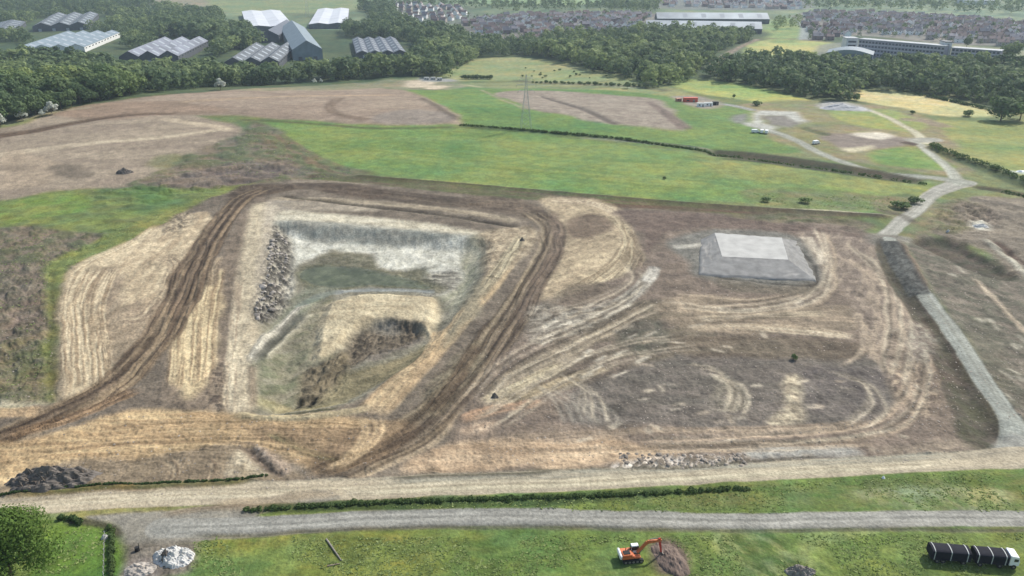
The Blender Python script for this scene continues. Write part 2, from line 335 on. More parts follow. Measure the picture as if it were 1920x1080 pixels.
# mound inside
P([(628,560),(700,549),(800,554),(822,566),(820,600),(806,632),(780,616),(700,606),(664,622),(650,640),(610,664),(588,668),(590,640),(600,590)], (198,182,150), (184,166,134), nz=3, st=2, dz=-3.0, h=1.9, slope=3.5, con=1.5, warp=.9)
Lm([(630,574),(700,566),(790,568)], .6, (168,150,122), dz=-3, op=.6, h=-.3)
Lm([(620,585),(700,578),(800,580)], .6, (172,154,124), dz=-3, op=.6, h=-.3)
# cut face of the mound
P([(660,626),(700,606),(742,600),(778,606),(792,620),(790,632),(752,648),(700,664),(660,684),(640,672)], (130,116,98), (94,83,70), nz=1.0, ang=60, st=1.5, con=2.6, dz=-3.5, h=-1.1, slope=2, hn=.6, warp=1.8)  # cut soil, with near-side shade painted into its dark tones
P([(712,622),(736,618),(752,630),(730,636)], (140,132,120), nz=1.5, dz=-6, op=.85)
P([(690,668),(750,652),(800,636),(790,652),(740,668),(700,682)], (112,102,92), (134,122,110), nz=1.5, st=3, dz=-5, op=.9)
P([(560,700),(600,680),(650,660),(650,700),(620,744),(580,764),(556,764)], (136,122,98), (102,92,74), nz=1.6, ang=55, st=2, con=2.6, dz=-4.0, hn=.9)
Lm([(556,766),(566,745)], .8, (50,46,34), dz=-4, h=-.8)
Lm([(580,766),(592,742)], .8, (50,46,34), dz=-4, h=-.8)
Lm([(650,660),(620,700),(590,740)], 1.5, (150,134,106), (110,98,78), ruts=.5, dz=-4.5, rut=.25, h=.8, hw=2)
P([(640,700),(700,684),(800,650),(780,690),(720,730),(660,750),(600,764),(620,730)], (156,142,108), (132,122,92), nz=2, ang=35, st=5, dz=-3.5, con=2, hn=.3)
# ------------------------------------------------------------------ tracks round the pit
# ramp of orange sand along the east wall
Lm([(975,445),(930,520),(880,580),(830,640),(780,690),(730,740),(690,784)], [4,4,3.6,3.8,4.4,4.6,4.5], (202,176,136), (180,152,116), ruts=1.0, long=22, rut=.1, con=1.5)
Lm([(830,600),(810,650),(770,690)], 3, (190,164,126), (206,172,128), ruts=.8, rut=.06, op=.8)
P([(905,440),(990,425),(1010,450),(960,500),(920,530),(905,500)], (182,164,136), (150,132,108), nz=2, con=2.4, hn=.35)
Lm([(980,440),(940,500),(900,560)], [2.4,2.6,2], (196,182,150), (140,128,104), ruts=.6, op=.85, rut=.1)
Lm([(906,450),(904,490),(900,520)], 1, (140,132,110), op=.7, dz=-2)
Lm([(896,516),(940,524)], .5, (92,82,66), op=.8, warp=.2)
P([(880,540),(910,520),(900,580),(850,640),(836,640)], (156,146,122), (136,128,106), nz=2, ang=55, st=4, op=.8)
# dark rim bund along the north
Lm([(470,368),(540,352),(600,350),(700,362),(820,376),(920,384),(1000,392)], [4,6,6,8,8,7,6], (118,102,86), (100,86,74), ruts=2, long=40, con=1.8, rut=.2)
P([(600,342),(660,344),(730,356),(720,372),(640,368),(600,358)], (98,82,68), (116,98,82), nz=3, st=3, hn=.3)
Lm([(540,340),(640,340),(700,346)], 3, (176,160,138), (150,132,114), ruts=1.5, op=.7)
Lm([(500,372),(640,376),(800,390),(900,402),(980,418)], 3, (172,156,132), (150,134,112), ruts=1.2, long=30, rut=.1)
Lm([(520,366),(660,384),(820,402),(930,420),(980,426)], 1.2, (72,64,52), (106,94,78), ruts=1, op=.9, h=-.7, hw=1.6)
Lm([(860,360),(980,368),(1080,376),(1140,392)], 3, (192,172,146), (174,154,128), ruts=1.5, rut=.1)
P([(880,368),(960,372),(1020,392),(1000,410),(900,392),(860,380)], (112,96,82), (128,110,92), nz=3, st=3, op=.9, hn=.4)
# north edge: dark bund then grass strip
Lm([(560,330),(680,338),(900,360),(1200,384),(1400,398),(1560,402),(1680,406)], [5,5,6,5,5,4,3], (110,98,78), (96,104,64), ruts=2.4, long=24, grass=.5, con=2)
Lm([(660,330),(900,350),(1200,376),(1450,394),(1680,408)], 1.6, (72,68,50), (92,84,62), ruts=1.5, op=.85, h=1.0, hw=3, grass=.4)
Lm([(1100,384),(1300,392),(1500,402)], 3, (112,80,62), (104,94,70), ruts=1.6, op=.7)
Lm([(1440,392),(1560,396),(1690,408)], 1.0, (188,178,158), ruts=1, op=.8)
P([(1380,402),(1560,406),(1640,420),(1600,440),(1480,430),(1400,416)], (124,114,92), (100,104,70), nz=3.5, st=2, con=2.4, hn=.7, grass=.5)
# loop of pale tracks
P([(1020,372),(1130,378),(1170,410),(1186,470),(1150,520),(1060,545),(1005,560),(1010,520),(1045,450),(1040,400)], (190,170,138), (168,148,120), nz=2.2, ang=45, st=4, con=1.8, hn=.12)
Lm([(1020,376),(1110,382),(1156,402),(1176,440),(1178,470)], [3.5,3.5,3,3,3], (204,186,156), (168,146,120), ruts=.6, long=30, rut=.12, con=1.8)
P([(1066,418),(1108,402),(1150,412),(1152,430),(1110,446),(1070,444)], (120,102,86), (134,114,96), nz=3, op=.95)
for dx in (0, 14, 28, 44):
    Lm([(1130+dx*.8,400),(1172+dx*.3,440+dx*.4),(1150+dx*.6,490+dx*.3),(1090+dx,530+dx*.2),(1020+dx,556+dx*.3)], 1.5, (206,188,154), (140,120,94), ruts=.5, long=26, op=.7, rut=.08, con=2.2)
Lm([(1180,430),(1200,480),(1175,530),(1100,560),(1010,590)], 1.6, (184,164,132), (128,110,90), ruts=.5, op=.8, rut=.1)
# the two dark haul tracks
P([(440,352),(500,345),(560,350),(520,362),(480,372),(430,380)], (116,98,80), (94,78,64), nz=3, con=2, hn=.3)
HW = [(500,352),(455,372),(420,410),(392,450),(362,505),(338,560),(300,630),(250,690),(190,735),(110,775),(0,822),(-160,870)]
Lm(HW, [4,5,5.6,6,6.4,6.2,6.0,5.8,5.2,4.8,4.4,4], (122,102,82), (96,78,62), ruts=.8, long=26, rut=.28, con=2.5, warp=1.6)
for off, c in ((-26,(160,138,110)),(-12,(86,70,56)),(2,(150,128,104)),(16,(84,68,54)),(32,(166,142,112))):
    Lm([(x+off*(.45+.55*(y-350)/450), y+ (0 if y<700 else off*.25)) for x, y in HW], .62, c, op=.75, h=-.16, hw=.8, ruts=.6, long=18, warp=.5)
Lm([(330,560),(300,640),(250,705),(200,745),(120,790)], 2.6, (168,146,116), (120,98,78), ruts=.55, long=30, op=.7, rut=.12, con=2.2)
HE = [(990,395),(1030,420),(1036,455),(1012,505),(980,560),(940,620),(900,680),(856,735),(800,790),(740,832),(680,860),(600,890)]
Lm(HE, [5,5.4,5,5.2,6,6.6,6.4,6.4,6.0,5.6,5,4], (124,108,90), (94,80,66), ruts=.8, long=26, rut=.3, con=2.6, warp=1.6)
for off, c in ((-34,(172,154,126)),(-20,(90,76,60)),(-8,(160,142,118)),(8,(82,68,56)),(22,(150,132,110)),(34,(96,80,66))):
    Lm([(x+off*(.5+.5*(y-390)/400), y+(0 if y < 780 else off*.3)) for x, y in HE], .6, c, op=.75, h=-.16, hw=.8, ruts=.6, long=18, warp=.5)
P([(1030,400),(1056,420),(1050,470),(1010,560),(985,600),(970,590),(1000,520),(1030,460)], (118,100,86), (132,114,98), nz=2.5, ang=65, st=4, op=.9)
P([(800,730),(880,640),(900,680),(850,750),(800,780)], (140,130,106), (104,92,74), nz=1.2, ang=55, st=7, con=2.2, op=.7)
Lm([(896,640),(850,720),(800,780)], 2.4, (90,72,56), (116,98,78), ruts=.8, op=.8, rut=.15)
# foreground sand spread
P([(-300,900),(-300,800),(0,830),(200,780),(300,770),(460,780),(640,782),(720,790),(760,800),(700,850),(600,880),(480,835),(380,842),(250,870),(120,872),(0,915)], (200,172,128), (184,152,110), nz=1.5, st=9, con=1.9, hn=.15)
for y0, w_, o_ in ((792,1.6,.8),(806,1.4,.6),(822,1.8,.6),(846,1.5,.5),(862,1.5,.45)):
    Lm([(150,y0+14),(330,y0+2),(500,y0),(640,y0),(740,y0+6)], w_, (150,122,88), (186,156,116), ruts=.45, long=34, op=o_, rut=.1, con=2.2)
Lm([(430,778),(540,784),(640,776),(700,762)], 1.6, (196,180,142), (168,150,116), ruts=.6, op=.85, h=.5, hw=1.6)
Lm([(0,822),(110,790),(190,760),(260,730)], 2.4, (164,132,98), (112,88,66), ruts=.5, long=30, op=.85, rut=.15, con=2.4)
Lm([(-60,770),(0,774),(80,772)], 2.4, (196,164,124), (176,146,108), ruts=.8, op=.8)
P([(600,840),(700,790),(780,800),(740,850),(660,884),(590,888)], (142,118,92), (108,88,70), nz=1.4, ang=45, st=5, con=2.2, op=.85, hn=.2)
P([(480,800),(620,800),(700,810),(640,850),(560,850),(480,830)], (146,120,92), (166,138,106), nz=1.6, st=5, ang=-20, op=.7)
for dx in (0, 12, 24, 38):
    Lm([(676+dx,784),(682+dx*.9,812),(660+dx*.8,846),(610+dx*.6,884)], .5, (200,172,132), op=.75, ruts=.5, long=10, h=-.12, hw=.8)
for dx in (0, 14, 28, 44, 60):
    Lm([(860+dx*.3,770-dx*.2),(790+dx*.5,828),(700+dx*.6,872),(630+dx*.5,905)], .5, (178,156,126) if dx % 28 else (84,68,54), op=.7, ruts=.5, long=12, h=-.12, hw=.8)
Lm([(500,812),(560,840),(600,858),(640,866)], 1.2, (150,138,98), (106,90,64), ruts=.6, op=.8)
# rough ground south-west, in front of the sand
P([(0,910),(60,880),(160,862),(260,868),(380,842),(470,832),(520,880),(560,900),(480,906),(300,914),(60,936),(-300,975),(-300,930)], (158,138,112), (138,120,98), nz=2, ang=10, st=2, con=1.6, hn=.2)
for cx in (330, 400):
    Lm([(cx-15,862),(cx,872),(cx-2,896),(cx-20,908)], 1.2, (176,156,128), (124,104,84), ruts=.5, op=.7, rut=.1)
P([(440,850),(462,848),(500,880),(505,892),(450,896),(424,890)], (206,190,162), (176,158,130), nz=2, op=.9)
P([(452,836),(478,834),(522,884),(512,892),(480,868)], (98,84,72), (126,108,94), nz=1.5, h=-1.0, slope=2)
P([(480,838),(505,850),(540,880),(530,890),(500,866)], (204,180,158), (160,138,118), nz=1.5)
# ------------------------------------------------------------------ the wide grey-brown pan, east
P([(1060,560),(1200,500),(1250,440),(1300,420),(1560,420),(1640,450),(1700,560),(1760,640),(1840,760),(1880,850),(1500,866),(1180,880),(880,880),(830,860),(860,780),(930,690),(1000,610)], (128,112,100), (142,124,108), nz=5, st=3, con=1.7, hn=.2)
P([(1160,392),(1340,404),(1480,420),(1640,446),(1600,470),(1500,440),(1320,430),(1240,440),(1210,480),(1190,430)], (116,98,88), (132,112,100), nz=5, st=4)
P([(1100,600),(1250,560),(1300,600),(1350,640),(1200,700),(1000,740),(900,780),(960,690)], (120,110,90), (134,118,104), nz=4, ang=20, st=4, op=.8)
P([(1160,610),(1240,600),(1250,650),(1190,664)], (96,98,84), (116,108,96), nz=4, op=.7)
P([(1300,660),(1500,640),(1640,680),(1660,780),(1500,806),(1200,800),(1060,790),(1100,720)], (124,114,106), (110,104,96), nz=4, st=3, con=1.8, op=.85)
P([(1480,700),(1640,690),(1660,760),(1560,790),(1480,780)], (110,100,98), (126,116,108), nz=4, op=.7)
# pale gravel way swinging down from the north
Lm([(1224,502),(1214,524),(1186,552),(1130,585),(1060,600),(1000,610)], [2.6,2.8,3,4,5,4], (176,168,154), (146,136,122), ruts=1.0, long=14, con=1.9, rut=.1, op=.9)
Lm([(1228,500),(1222,516),(1206,530)], 2.2, (196,188,176), ruts=1.5, op=.85)
P([(1000,575),(1080,580),(1140,575),(1130,610),(1040,640),(990,640)], (170,160,144), (124,114,102), nz=1.3, ang=20, st=2.5, con=2.6, op=.8, hn=.25)
for k_ in range(5):
    Lm([(1220-8*k_,560+9*k_),(1130-8*k_,612+10*k_),(1040-6*k_,650+11*k_),(950-4*k_,700+8*k_),(900,745+4*k_)], 1.5, (158,142,120), (104,92,78), ruts=.6, long=30, op=.65, rut=.12, con=2.3)
P([(1050,545),(1110,530),(1150,540),(1110,565),(1060,568)], (112,98,84), nz=4, op=.8)
# light patches in lower middle
Lm([(900,756),(960,728),(1010,705),(1066,682)], [1.6,2.2,2.4,1.5], (204,188,156), (172,156,126), ruts=.8, con=2, op=.9)
Lm([(920,760),(1000,736),(1100,700),(1150,690)], [2,2.4,2,1], (182,162,128), (150,132,104), ruts=.6, long=20, op=.8, con=2.2)
Lm([(860,790),(920,770),(990,758),(1020,752)], [2,2.4,2,1.2], (196,156,122), (160,134,110), ruts=.6, long=18, op=.8, con=2.2)
P([(862,808),(900,790),(930,796),(900,816),(872,820)], (206,180,152), (178,150,124), nz=1.5, op=.8)
for k_ in range(7):
    Lm([(1000+k_*18,720+k_*4),(1040+k_*18,752+k_*4),(1060+k_*17,795)], .5, (176,166,150), op=.45, ruts=.5, warp=1)
# sandy streak belts
Lm([(1250,560),(1330,568),(1420,572),(1490,556),(1530,530)], [4,6,5,3,2.5], (184,164,138), (146,128,108), ruts=1.0, long=28, con=1.8, op=.9, rut=.1)
P([(1240,560),(1360,560),(1500,575),(1600,580),(1610,620),(1480,625),(1300,622),(1250,600)], (166,146,122), (140,124,104), nz=2.2, st=8, ang=-4, con=2.0, op=.85)
Lm([(1290,616),(1400,612),(1500,620),(1610,632)], [1.5,2.5,3,2], (208,190,162), (176,156,130), ruts=.7, long=30, op=.9)
Lm([(1300,600),(1420,590),(1560,590)], 2, (190,172,144), (150,134,112), ruts=.7, long=24, op=.8)
P([(1280,630),(1480,634),(1600,645),(1600,672),(1400,672),(1270,660)], (112,96,80), (124,110,92), nz=4, st=5, op=.9)
# loops round the stockpile
for k_ in range(6):
    Lm([(1500+k_*6,446),(1530+k_*5,480),(1540+k_*6,520),(1500+k_*7,548+k_*3),(1420+k_*8,566+k_*4),(1300+k_*8,572+k_*5)], .9, (190,172,148) if k_ % 2 else (112,98,86), op=.65, ruts=.5, long=16, h=-.1, hw=.9, con=2.2)
P([(1495,436),(1620,450),(1690,520),(1700,600),(1640,640),(1590,560),(1540,480)], (134,118,106), (162,144,126), nz=1.8, ang=60, st=4, con=2.5, op=.85, hn=.15)
for k_ in range(7):
    Lm([(1560+k_*14,470+k_*6),(1620+k_*12,520+k_*6),(1640+k_*10,600),(1612+k_*12,680)], .55, (196,174,148), op=.5, ruts=.5, long=12, warp=1.2)
for k_ in range(3):
    Lm([(1500+k_*8,442),(1520+k_*9,470),(1530+k_*8,500)], .8, (212,198,176), op=.7, warp=.8)
# hairpin marks
Lm([(1600,600),(1604,590),(1612,592),(1618,640),(1610,664),(1570,690)], .6, (186,166,142), op=.8)
Lm([(1622,600),(1628,640),(1650,680),(1690,700)], .8, (180,160,136), op=.7)
# turning circles bottom right
for k_ in range(4):
    Lm([(1330+k_*7,700+k_*3),(1366+k_*8,726+k_*2),(1378+k_*8,756),(1350+k_*8,772)], .8, (188,176,154), (120,110,96), ruts=.5, op=.75, warp=.8, h=-.08, hw=.8)
P([(1340,728),(1372,730),(1384,766),(1340,768)], (176,164,142), (130,120,106), nz=1.4, op=.6, con=2.6)
P([(1462,712),(1494,706),(1502,740),(1500,790),(1462,804),(1448,790),(1470,752)], (204,188,158), (168,152,128), nz=1.6, con=2, op=.9)
for k_ in range(5):
    Lm([(1454,726+k_*16),(1478,724+k_*16),(1502,728+k_*16)], .45, (110,98,86), op=.6, warp=.4)
for k_ in range(7):
    Lm([(1560+k_*4,850-k_*6),(1660+k_*5,826-k_*7),(1706+k_*6,776-k_*4),(1690+k_*8,720),(1650+k_*10,660)], .8, (188,164,140) if k_ % 2 else (124,108,96), op=.7, ruts=.5, long=12, warp=1.0, h=-.08, hw=.9, con=2.4)
P([(1660,690),(1740,680),(1760,740),(1730,780),(1690,760)], (184,162,136), (128,110,96), nz=1.3, con=2.8, ang=50, st=2, op=.75, hn=.2)
Lm([(900,836),(1100,820),(1300,812),(1500,808),(1640,792)], [3,3,2.6,2.6,2], (184,162,136), (150,130,110), ruts=.9, long=40, op=.85, con=1.8, rut=.08)
P([(830,836),(1000,826),(1200,826),(1300,834),(1200,868),(1000,880),(760,886)], (196,168,136), (176,148,118), nz=1.6, st=7, con=1.8, hn=.12)
P([(1180,818),(1400,812),(1640,812),(1800,820),(1850,846),(1640,850),(1400,850),(1240,846)], (142,124,110), (126,110,98), nz=2, st=6, op=.8)
P([(1150,872),(1200,862),(1300,854),(1396,852),(1400,866),(1300,872),(1200,880)], (222,210,198), (142,128,112), nz=.9, ang=60, st=2, con=3.6, hn=.5)
P([(1410,842),(1500,836),(1600,836),(1618,850),(1560,860),(1420,864)], (168,164,156), (156,150,142), nz=3, st=2, reg=5)
P([(1640,840),(1780,826),(1860,830),(1870,848),(1700,858)], (142,126,110), (170,152,130), nz=1.6, con=2.4, op=.7)
# scattered pale scrapes across the pan
rs = random.Random(3)
for _ in range(85):
    u_, v_ = rs.uniform(1050, 1830), rs.uniform(560, 860)
    if u_ > 1640+(v_-450)*.6: continue
    a_ = rs.gauss(-.15, .5) if v_ < 690 else rs.gauss(-.6, .7); L_ = rs.uniform(8, 34)
    Lm([(u_, v_), (u_+L_*math.cos(a_), v_-L_*math.sin(a_)*.5)], rs.uniform(.4, .95), rs.choice([(206,190,166),(184,166,144),(104,94,84),(206,192,170)]), op=rs.uniform(.35, .8), warp=.8, n=2, smooth=False)
for _ in range(60):
    u_, v_ = rs.uniform(1040, 1240), rs.uniform(560, 700); L_ = rs.uniform(10, 40)
    Lm([(u_, v_), (u_-L_, v_+L_*.45)], rs.uniform(.4, .9), rs.choice([(206,194,174),(96,84,72),(170,154,132)]), op=rs.uniform(.55, .9), warp=.6, n=2, smooth=False)
# families of tyre marks swinging over the pan
def family(path, n, spread, w, cols, op=.8, seed=0):
    R_ = random.Random(seed)
    for k in range(n):
        o_ = (k/(max(1, n-1))-.5)*spread*R_.uniform(.8, 1.2); j = R_.uniform(-7, 7)
        Lm([(u+o_*(.7 if i % 2 else 1)+j, v+o_*.45+j*.5+R_.uniform(-2, 2)) for i, (u, v) in enumerate(path)], w*R_.uniform(.7, 1.3), cols[k % len(cols)], op=op*R_.uniform(.3, .95), ruts=.35, long=7, h=-.1, hw=w*1.6, warp=1.0)
LT = (208,192,166); DK_ = (98,86,74)
family([(1215,560),(1120,610),(1030,650),(940,700),(890,760)], 9, 70, .55, [LT, DK_, (180,164,140)], seed=1)
family([(1300,640),(1200,650),(1100,680),(1010,730),(900,800)], 7, 50, .5, [LT, DK_], .7, seed=2)
family([(1700,600),(1730,680),(1700,770),(1600,815),(1400,828),(1200,835)], 8, 46, .6, [LT, DK_, (190,166,140)], seed=3)
family([(1620,470),(1680,540),(1700,620),(1680,720)], 8, 70, .5, [LT, DK_], .75, seed=4)
family([(1540,430),(1560,500),(1530,560),(1400,585),(1260,575)], 6, 34, .5, [LT, DK_, (192,170,140)], seed=5)
family([(1300,690),(1350,700),(1385,735),(1370,775)], 5, 34, .5, [LT, DK_], .85, seed=6)
family([(1120,790),(1110,740),(1070,710)], 5, 60, .4, [LT], .5, seed=7)
family([(1560,700),(1620,716),(1640,760),(1590,800)], 5, 40, .5, [LT, DK_], .6, seed=8)
family([(1180,500),(1192,530),(1130,570),(1040,590)], 6, 30, .5, [LT, DK_], .8, seed=9)
family([(0,850),(200,832),(420,826),(620,850)], 6, 40, .4, [(206,176,130), (140,112,82)], .6, seed=10)
family([(960,850),(1200,842),(1450,834),(1640,828)], 5, 26, .45, [(200,176,144), (120,102,84)], .6, seed=11)
# stockpile of grey stone: pad round it
P([(1250,456),(1330,432),(1480,440),(1530,490),(1536,530),(1440,540),(1310,520),(1290,490)], (134,130,122), (120,116,108), nz=3, reg=5, warp=.6)
Lm([(1256,464),(1300,462),(1340,458)], 2.4, (182,176,164), (160,152,140), ruts=1.5)
P([(1340,520),(1440,534),(1530,536),(1500,552),(1380,548)], (118,108,92), (132,120,104), nz=3, st=3, op=.8)
Lm([(1500,470),(1526,500),(1530,526),(1514,536),(1430,530),(1320,516)], .6, (66,58,50), op=.75, h=-.3, hw=.8)
# ------------------------------------------------------------------ far right ground
P([(1700,460),(1740,440),(1860,500),(2400,560),(2400,960),(1925,840),(1880,760),(1800,620),(1740,530)], (132,120,106), (112,108,92), nz=3, ang=-50, st=2, con=2.2, hn=.25, reg=2)
P([(1760,590),(1860,600),(1900,700),(1880,740),(1810,650)], (106,106,88), (124,116,100), nz=3, ang=-50, st=2, op=.7, grass=.2)
for _ in range(80):
    v_ = rs.uniform(470, 800); u_ = rs.uniform(1700+(v_-440)*.62, 1990); L_ = rs.uniform(6, 26)
    Lm([(u_, v_), (u_+L_, v_+L_*rs.uniform(.4,1.1))], rs.uniform(.4, .9), rs.choice([(206,196,176),(92,88,74),(206,196,176),(180,164,144)]), op=rs.uniform(.4, .75), warp=.6, n=2, smooth=False)
Lm([(1820,520),(1860,556),(1900,600),(1940,640)], .9, (216,196,168), (170,148,126), ruts=.6, op=.85)
P([(1820,372),(1900,372),(2300,400),(2300,520),(1920,520),(1850,470),(1780,450),(1740,430),(1760,400)], (148,134,116), (128,116,102), nz=4, ang=-30, st=2, con=2.4, hn=.8)
P([(1760,380),(1800,372),(1850,390),(1830,420),(1790,440),(1750,420)], (128,122,98), (108,112,76), nz=3, con=2.4, hn=.8, grass=.5)
P([(1790,384),(1830,380),(1880,404),(1850,426),(1800,410)], (98,84,74), (150,134,118), nz=3, con=2.6, hn=1.2, op=.8)
P([(1826,420),(1850,418),(1852,428),(1830,430)], (218,212,196), op=.9, nz=2)
P([(1700,450),(1780,448),(1850,480),(1910,520),(1880,526),(1800,500),(1740,470)], (84,84,66), (104,92,80), nz=3, h=-2.2, slope=5, con=2, grass=.4)
Lm([(1840,446),(1880,478),(1920,512),(1980,560)], 1.4, (190,182,164), (160,152,134), ruts=.8, h=.6, hw=2)
Lm([(1860,450),(1910,486),(1960,520)], 1.6, (120,96,82), (100,82,70), ruts=.8, h=-.8, hw=2)
P([(1640,372),(1760,376),(1740,430),(1700,450),(1700,420),(1650,400)], (118,124,84), (134,122,96), nz=3, con=2, grass=.6, op=.8)
# ------------------------------------------------------------------ the gravel roads
Lm([(1660,444),(1690,415),(1720,394),(1744,368),(1775,352),(1808,342)], [3.6,3.6,3.4,4,5,6], (178,174,164), (152,148,138), ruts=1.2, long=60, reg=1, con=1.6, soft=.8)
P([(1620,440),(1680,442),(1720,450),(1690,462),(1640,458)], (150,144,132), (128,120,108), nz=2.5)
Lm([(1800,345),(1780,318),(1750,292),(1722,270),(1700,262)], [4,3,2.8,3,3.4], (184,184,170), (164,162,148), ruts=1.2, long=50, reg=1, soft=1.2)
Lm([(1735,268),(1716,248),(1690,234),(1660,218),(1620,204),(1580,198)], [3.4,3,2.8,3,3,3], (196,188,160), (176,166,140), ruts=1.2, long=50, reg=1, soft=1.2)
Lm([(1700,264),(1750,262)], 6, (164,160,148), reg=1, soft=1.5)
Lm([(1808,342),(1740,332),(1660,324),(1600,310),(1540,288),(1490,262),(1440,244),(1400,232)], [5,3.6,3.2,3,3,3.2,4,4], (170,170,158), (150,150,138), ruts=1.2, long=50, reg=1, soft=1.2)
P([(1405,212),(1420,206),(1500,210),(1516,228),(1500,232),(1470,218),(1424,216),(1428,230),(1470,240),(1450,246),(1410,236)], (188,186,178), (170,168,160), nz=3, reg=5, smooth=False)
P([(1424,216),(1470,216),(1502,232),(1480,238),(1436,232)], (142,134,128), (130,124,116), nz=3, reg=5, smooth=False)
P([(1380,218),(1404,214),(1408,228),(1384,230)], (134,134,128), nz=4)
Lm([(1300,192),(1360,196),(1410,206)], 4, (166,166,162), (146,146,144), ruts=1.5, reg=1, soft=2)
P([(1262,182),(1320,182),(1352,196),(1330,204),(1290,196)], (164,150,136), (146,140,128), nz=4)
P([(1530,196),(1560,190),(1600,194),(1630,206),(1600,208),(1540,204)], (176,174,170), (160,158,156), nz=4, reg=5)
P([(1540,258),(1580,252),(1680,256),(1690,272),(1600,282),(1560,268)], (150,134,122), (134,120,110), nz=4, st=3)
P([(1602,252),(1640,248),(1670,254),(1640,260)], (212,200,182), nz=3)
P([(1570,276),(1600,276),(1640,274),(1620,282),(1590,284)], (206,194,160), nz=3)
Lm([(1690,266),(1720,272)], 4, (104,82,68), h=.5, hw=4)
Lm([(1680,222),(1740,228),(1780,240)], 6, (160,132,118), (140,124,106), ruts=2, op=.7)
Lm([(1500,238),(1540,250),(1560,254)], 4, (84,98,62), op=.8, h=-1, hw=4, grass=1)
# dark ditches / low hedged banks
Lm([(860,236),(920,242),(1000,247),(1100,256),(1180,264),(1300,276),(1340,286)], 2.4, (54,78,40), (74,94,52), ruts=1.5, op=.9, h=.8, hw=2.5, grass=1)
Lm([(1080,258),(1180,266),(1320,280),(1420,292)], 1.4, (156,156,142), ruts=1.5, op=.6, warp=.5)
Lm([(440,224),(560,230),(700,240),(860,238)], 2, (92,84,56), (74,92,48), ruts=2, op=.85, grass=.8)
Lm([(1320,284),(1400,292),(1500,306),(1620,322),(1740,340)], [8,10,12,9,5], (84,76,58), (70,74,50), ruts=2.4, long=14, con=2.2, op=.95, h=-2.0, hw=7, grass=.6)
Lm([(1340,296),(1450,306),(1600,328),(1740,346)], 2.6, (50,62,38), (70,82,50), ruts=1.5, op=.85, grass=.7)
Lm([(1740,274),(1800,300),(1860,320),(1940,352),(2100,400)], [5,6,7,8,8], (62,84,50), (86,104,62), ruts=2, op=.95, h=1.6, hw=5, grass=1)
Lm([(1816,350),(1860,354),(1960,372),(2100,390)], 4, (72,78,52), (92,74,58), ruts=2, op=.9, h=-1.2, hw=4, grass=.6)
Lm([(1880,320),(1960,330)], 3, (180,190,176), op=.8)
Lm([(1640,392),(1690,404),(1720,420)], 2.4, (96,88,72), op=.6)
# embanked road on the right
P([(1640,456),(1672,448),(1700,490),(1744,552),(1700,556),(1668,510)], (84,80,72), (110,106,98), nz=1.6, con=2.2, hn=.3)
Lm([(1650,450),(1672,510),(1706,560),(1750,625),(1800,710),(1845,790),(1872,838)], [2,3,3.5,4,5.5,6.5,6], (92,82,70), (90,86,68), ruts=1.4, long=16, h=-1.3, hw=4, con=2, grass=.4)
P([(1760,660),(1800,700),(1870,820),(1850,850),(1800,820),(1770,750)], (108,96,84), (92,90,68), nz=2.6, con=2, grass=.2, ang=-60, st=2)
P([(1720,600),(1760,640),(1720,680),(1700,640)], (176,168,150), (132,118,108), nz=2, con=2.2, op=.7)
Lm([(1668,448),(1690,486),(1715,530),(1738,560),(1775,610),(1822,680),(1868,750),(1900,800),(1912,850),(1915,880)], [2.6,2.6,2.8,2.8,2.9,2.8,2.8,3.2,5,7], (166,168,160), (148,148,138), ruts=.7, long=60, reg=1, h=.5, hw=6, con=1.4, soft=.4)
P([(1650,452),(1682,452),(1712,500),(1744,553),(1706,553),(1676,506)], (84,84,80), (112,112,108), nz=1.4, con=2.2, reg=5, smooth=False, warp=.4, soft=.5)
Lm([(1688,455),(1716,500),(1742,548)], 1.0, (128,108,92), op=.85, h=.8, hw=1.6)
P([(1880,820),(1925,820),(2100,860),(2100,900),(1900,884),(1860,864)], (160,158,150), (146,144,138), nz=2.5, reg=1)
# ------------------------------------------------------------------ foreground
P([(-500,1500),(-500,985),(0,965),(200,985),(480,960),(800,940),(1200,908),(1600,886),(1900,872),(2500,872),(2500,1500)], (92,122,52), (108,134,62), nz=2.2, st=3, ang=8, grass=1, con=1.7, smooth=False)
P([(1140,925),(1500,905),(1900,888),(2300,880),(2300,950),(1900,962),(1500,958),(1200,950)], (86,114,48), (110,122,64), nz=2, st=3, grass=1, con=1.7)
P([(1600,926),(1720,905),(1850,912),(1900,930),(1850,960),(1700,950)], (140,150,104), (110,136,72), nz=1.1, ang=-60, st=3, grass=1, con=2.6, op=.8)
Lm([(1600,928),(1700,922),(1850,926),(1920,932)], 1.5, (146,156,112), ruts=.6, op=.6, grass=1)
# paler mown swirls in the near field
for (cx, cy, rx) in ((1560,1030,90),(1380,1010,60)):
    for k_ in range(5):
        Lm([(cx+rx,cy-28-k_*4),(cx,cy-36+k_*6),(cx-rx*.6,cy-10+k_*6),(cx-rx*.3,cy+36)], .9, (132,152,92), op=.35, grass=1, warp=1)
for _ in range(60):
    u_, v_ = rs.uniform(1290, 1560), rs.uniform(1000, 1090); L_ = rs.uniform(10, 40)
    Lm([(u_, v_), (u_+L_, v_+L_*.55)], rs.uniform(.2, .5), rs.choice([(134,158,84),(66,94,40)]), op=rs.uniform(.3, .55), warp=.4, n=2, smooth=False, grass=1)
for _ in range(120):
    u_, v_ = rs.uniform(330, 1250), rs.uniform(998, 1090); L_ = rs.uniform(10, 50)
    Lm([(u_, v_), (u_+L_, v_+rs.uniform(-3,3))], rs.uniform(.2, .6), rs.choice([(122,146,68),(76,104,42),(124,136,58)]), op=rs.uniform(.25, .5), warp=.5, n=2, smooth=False, grass=1)
P([(360,1005),(620,1000),(900,1000),(900,1012),(620,1020),(380,1040)], (124,130,58), (104,126,50), nz=2, grass=1, op=.6)
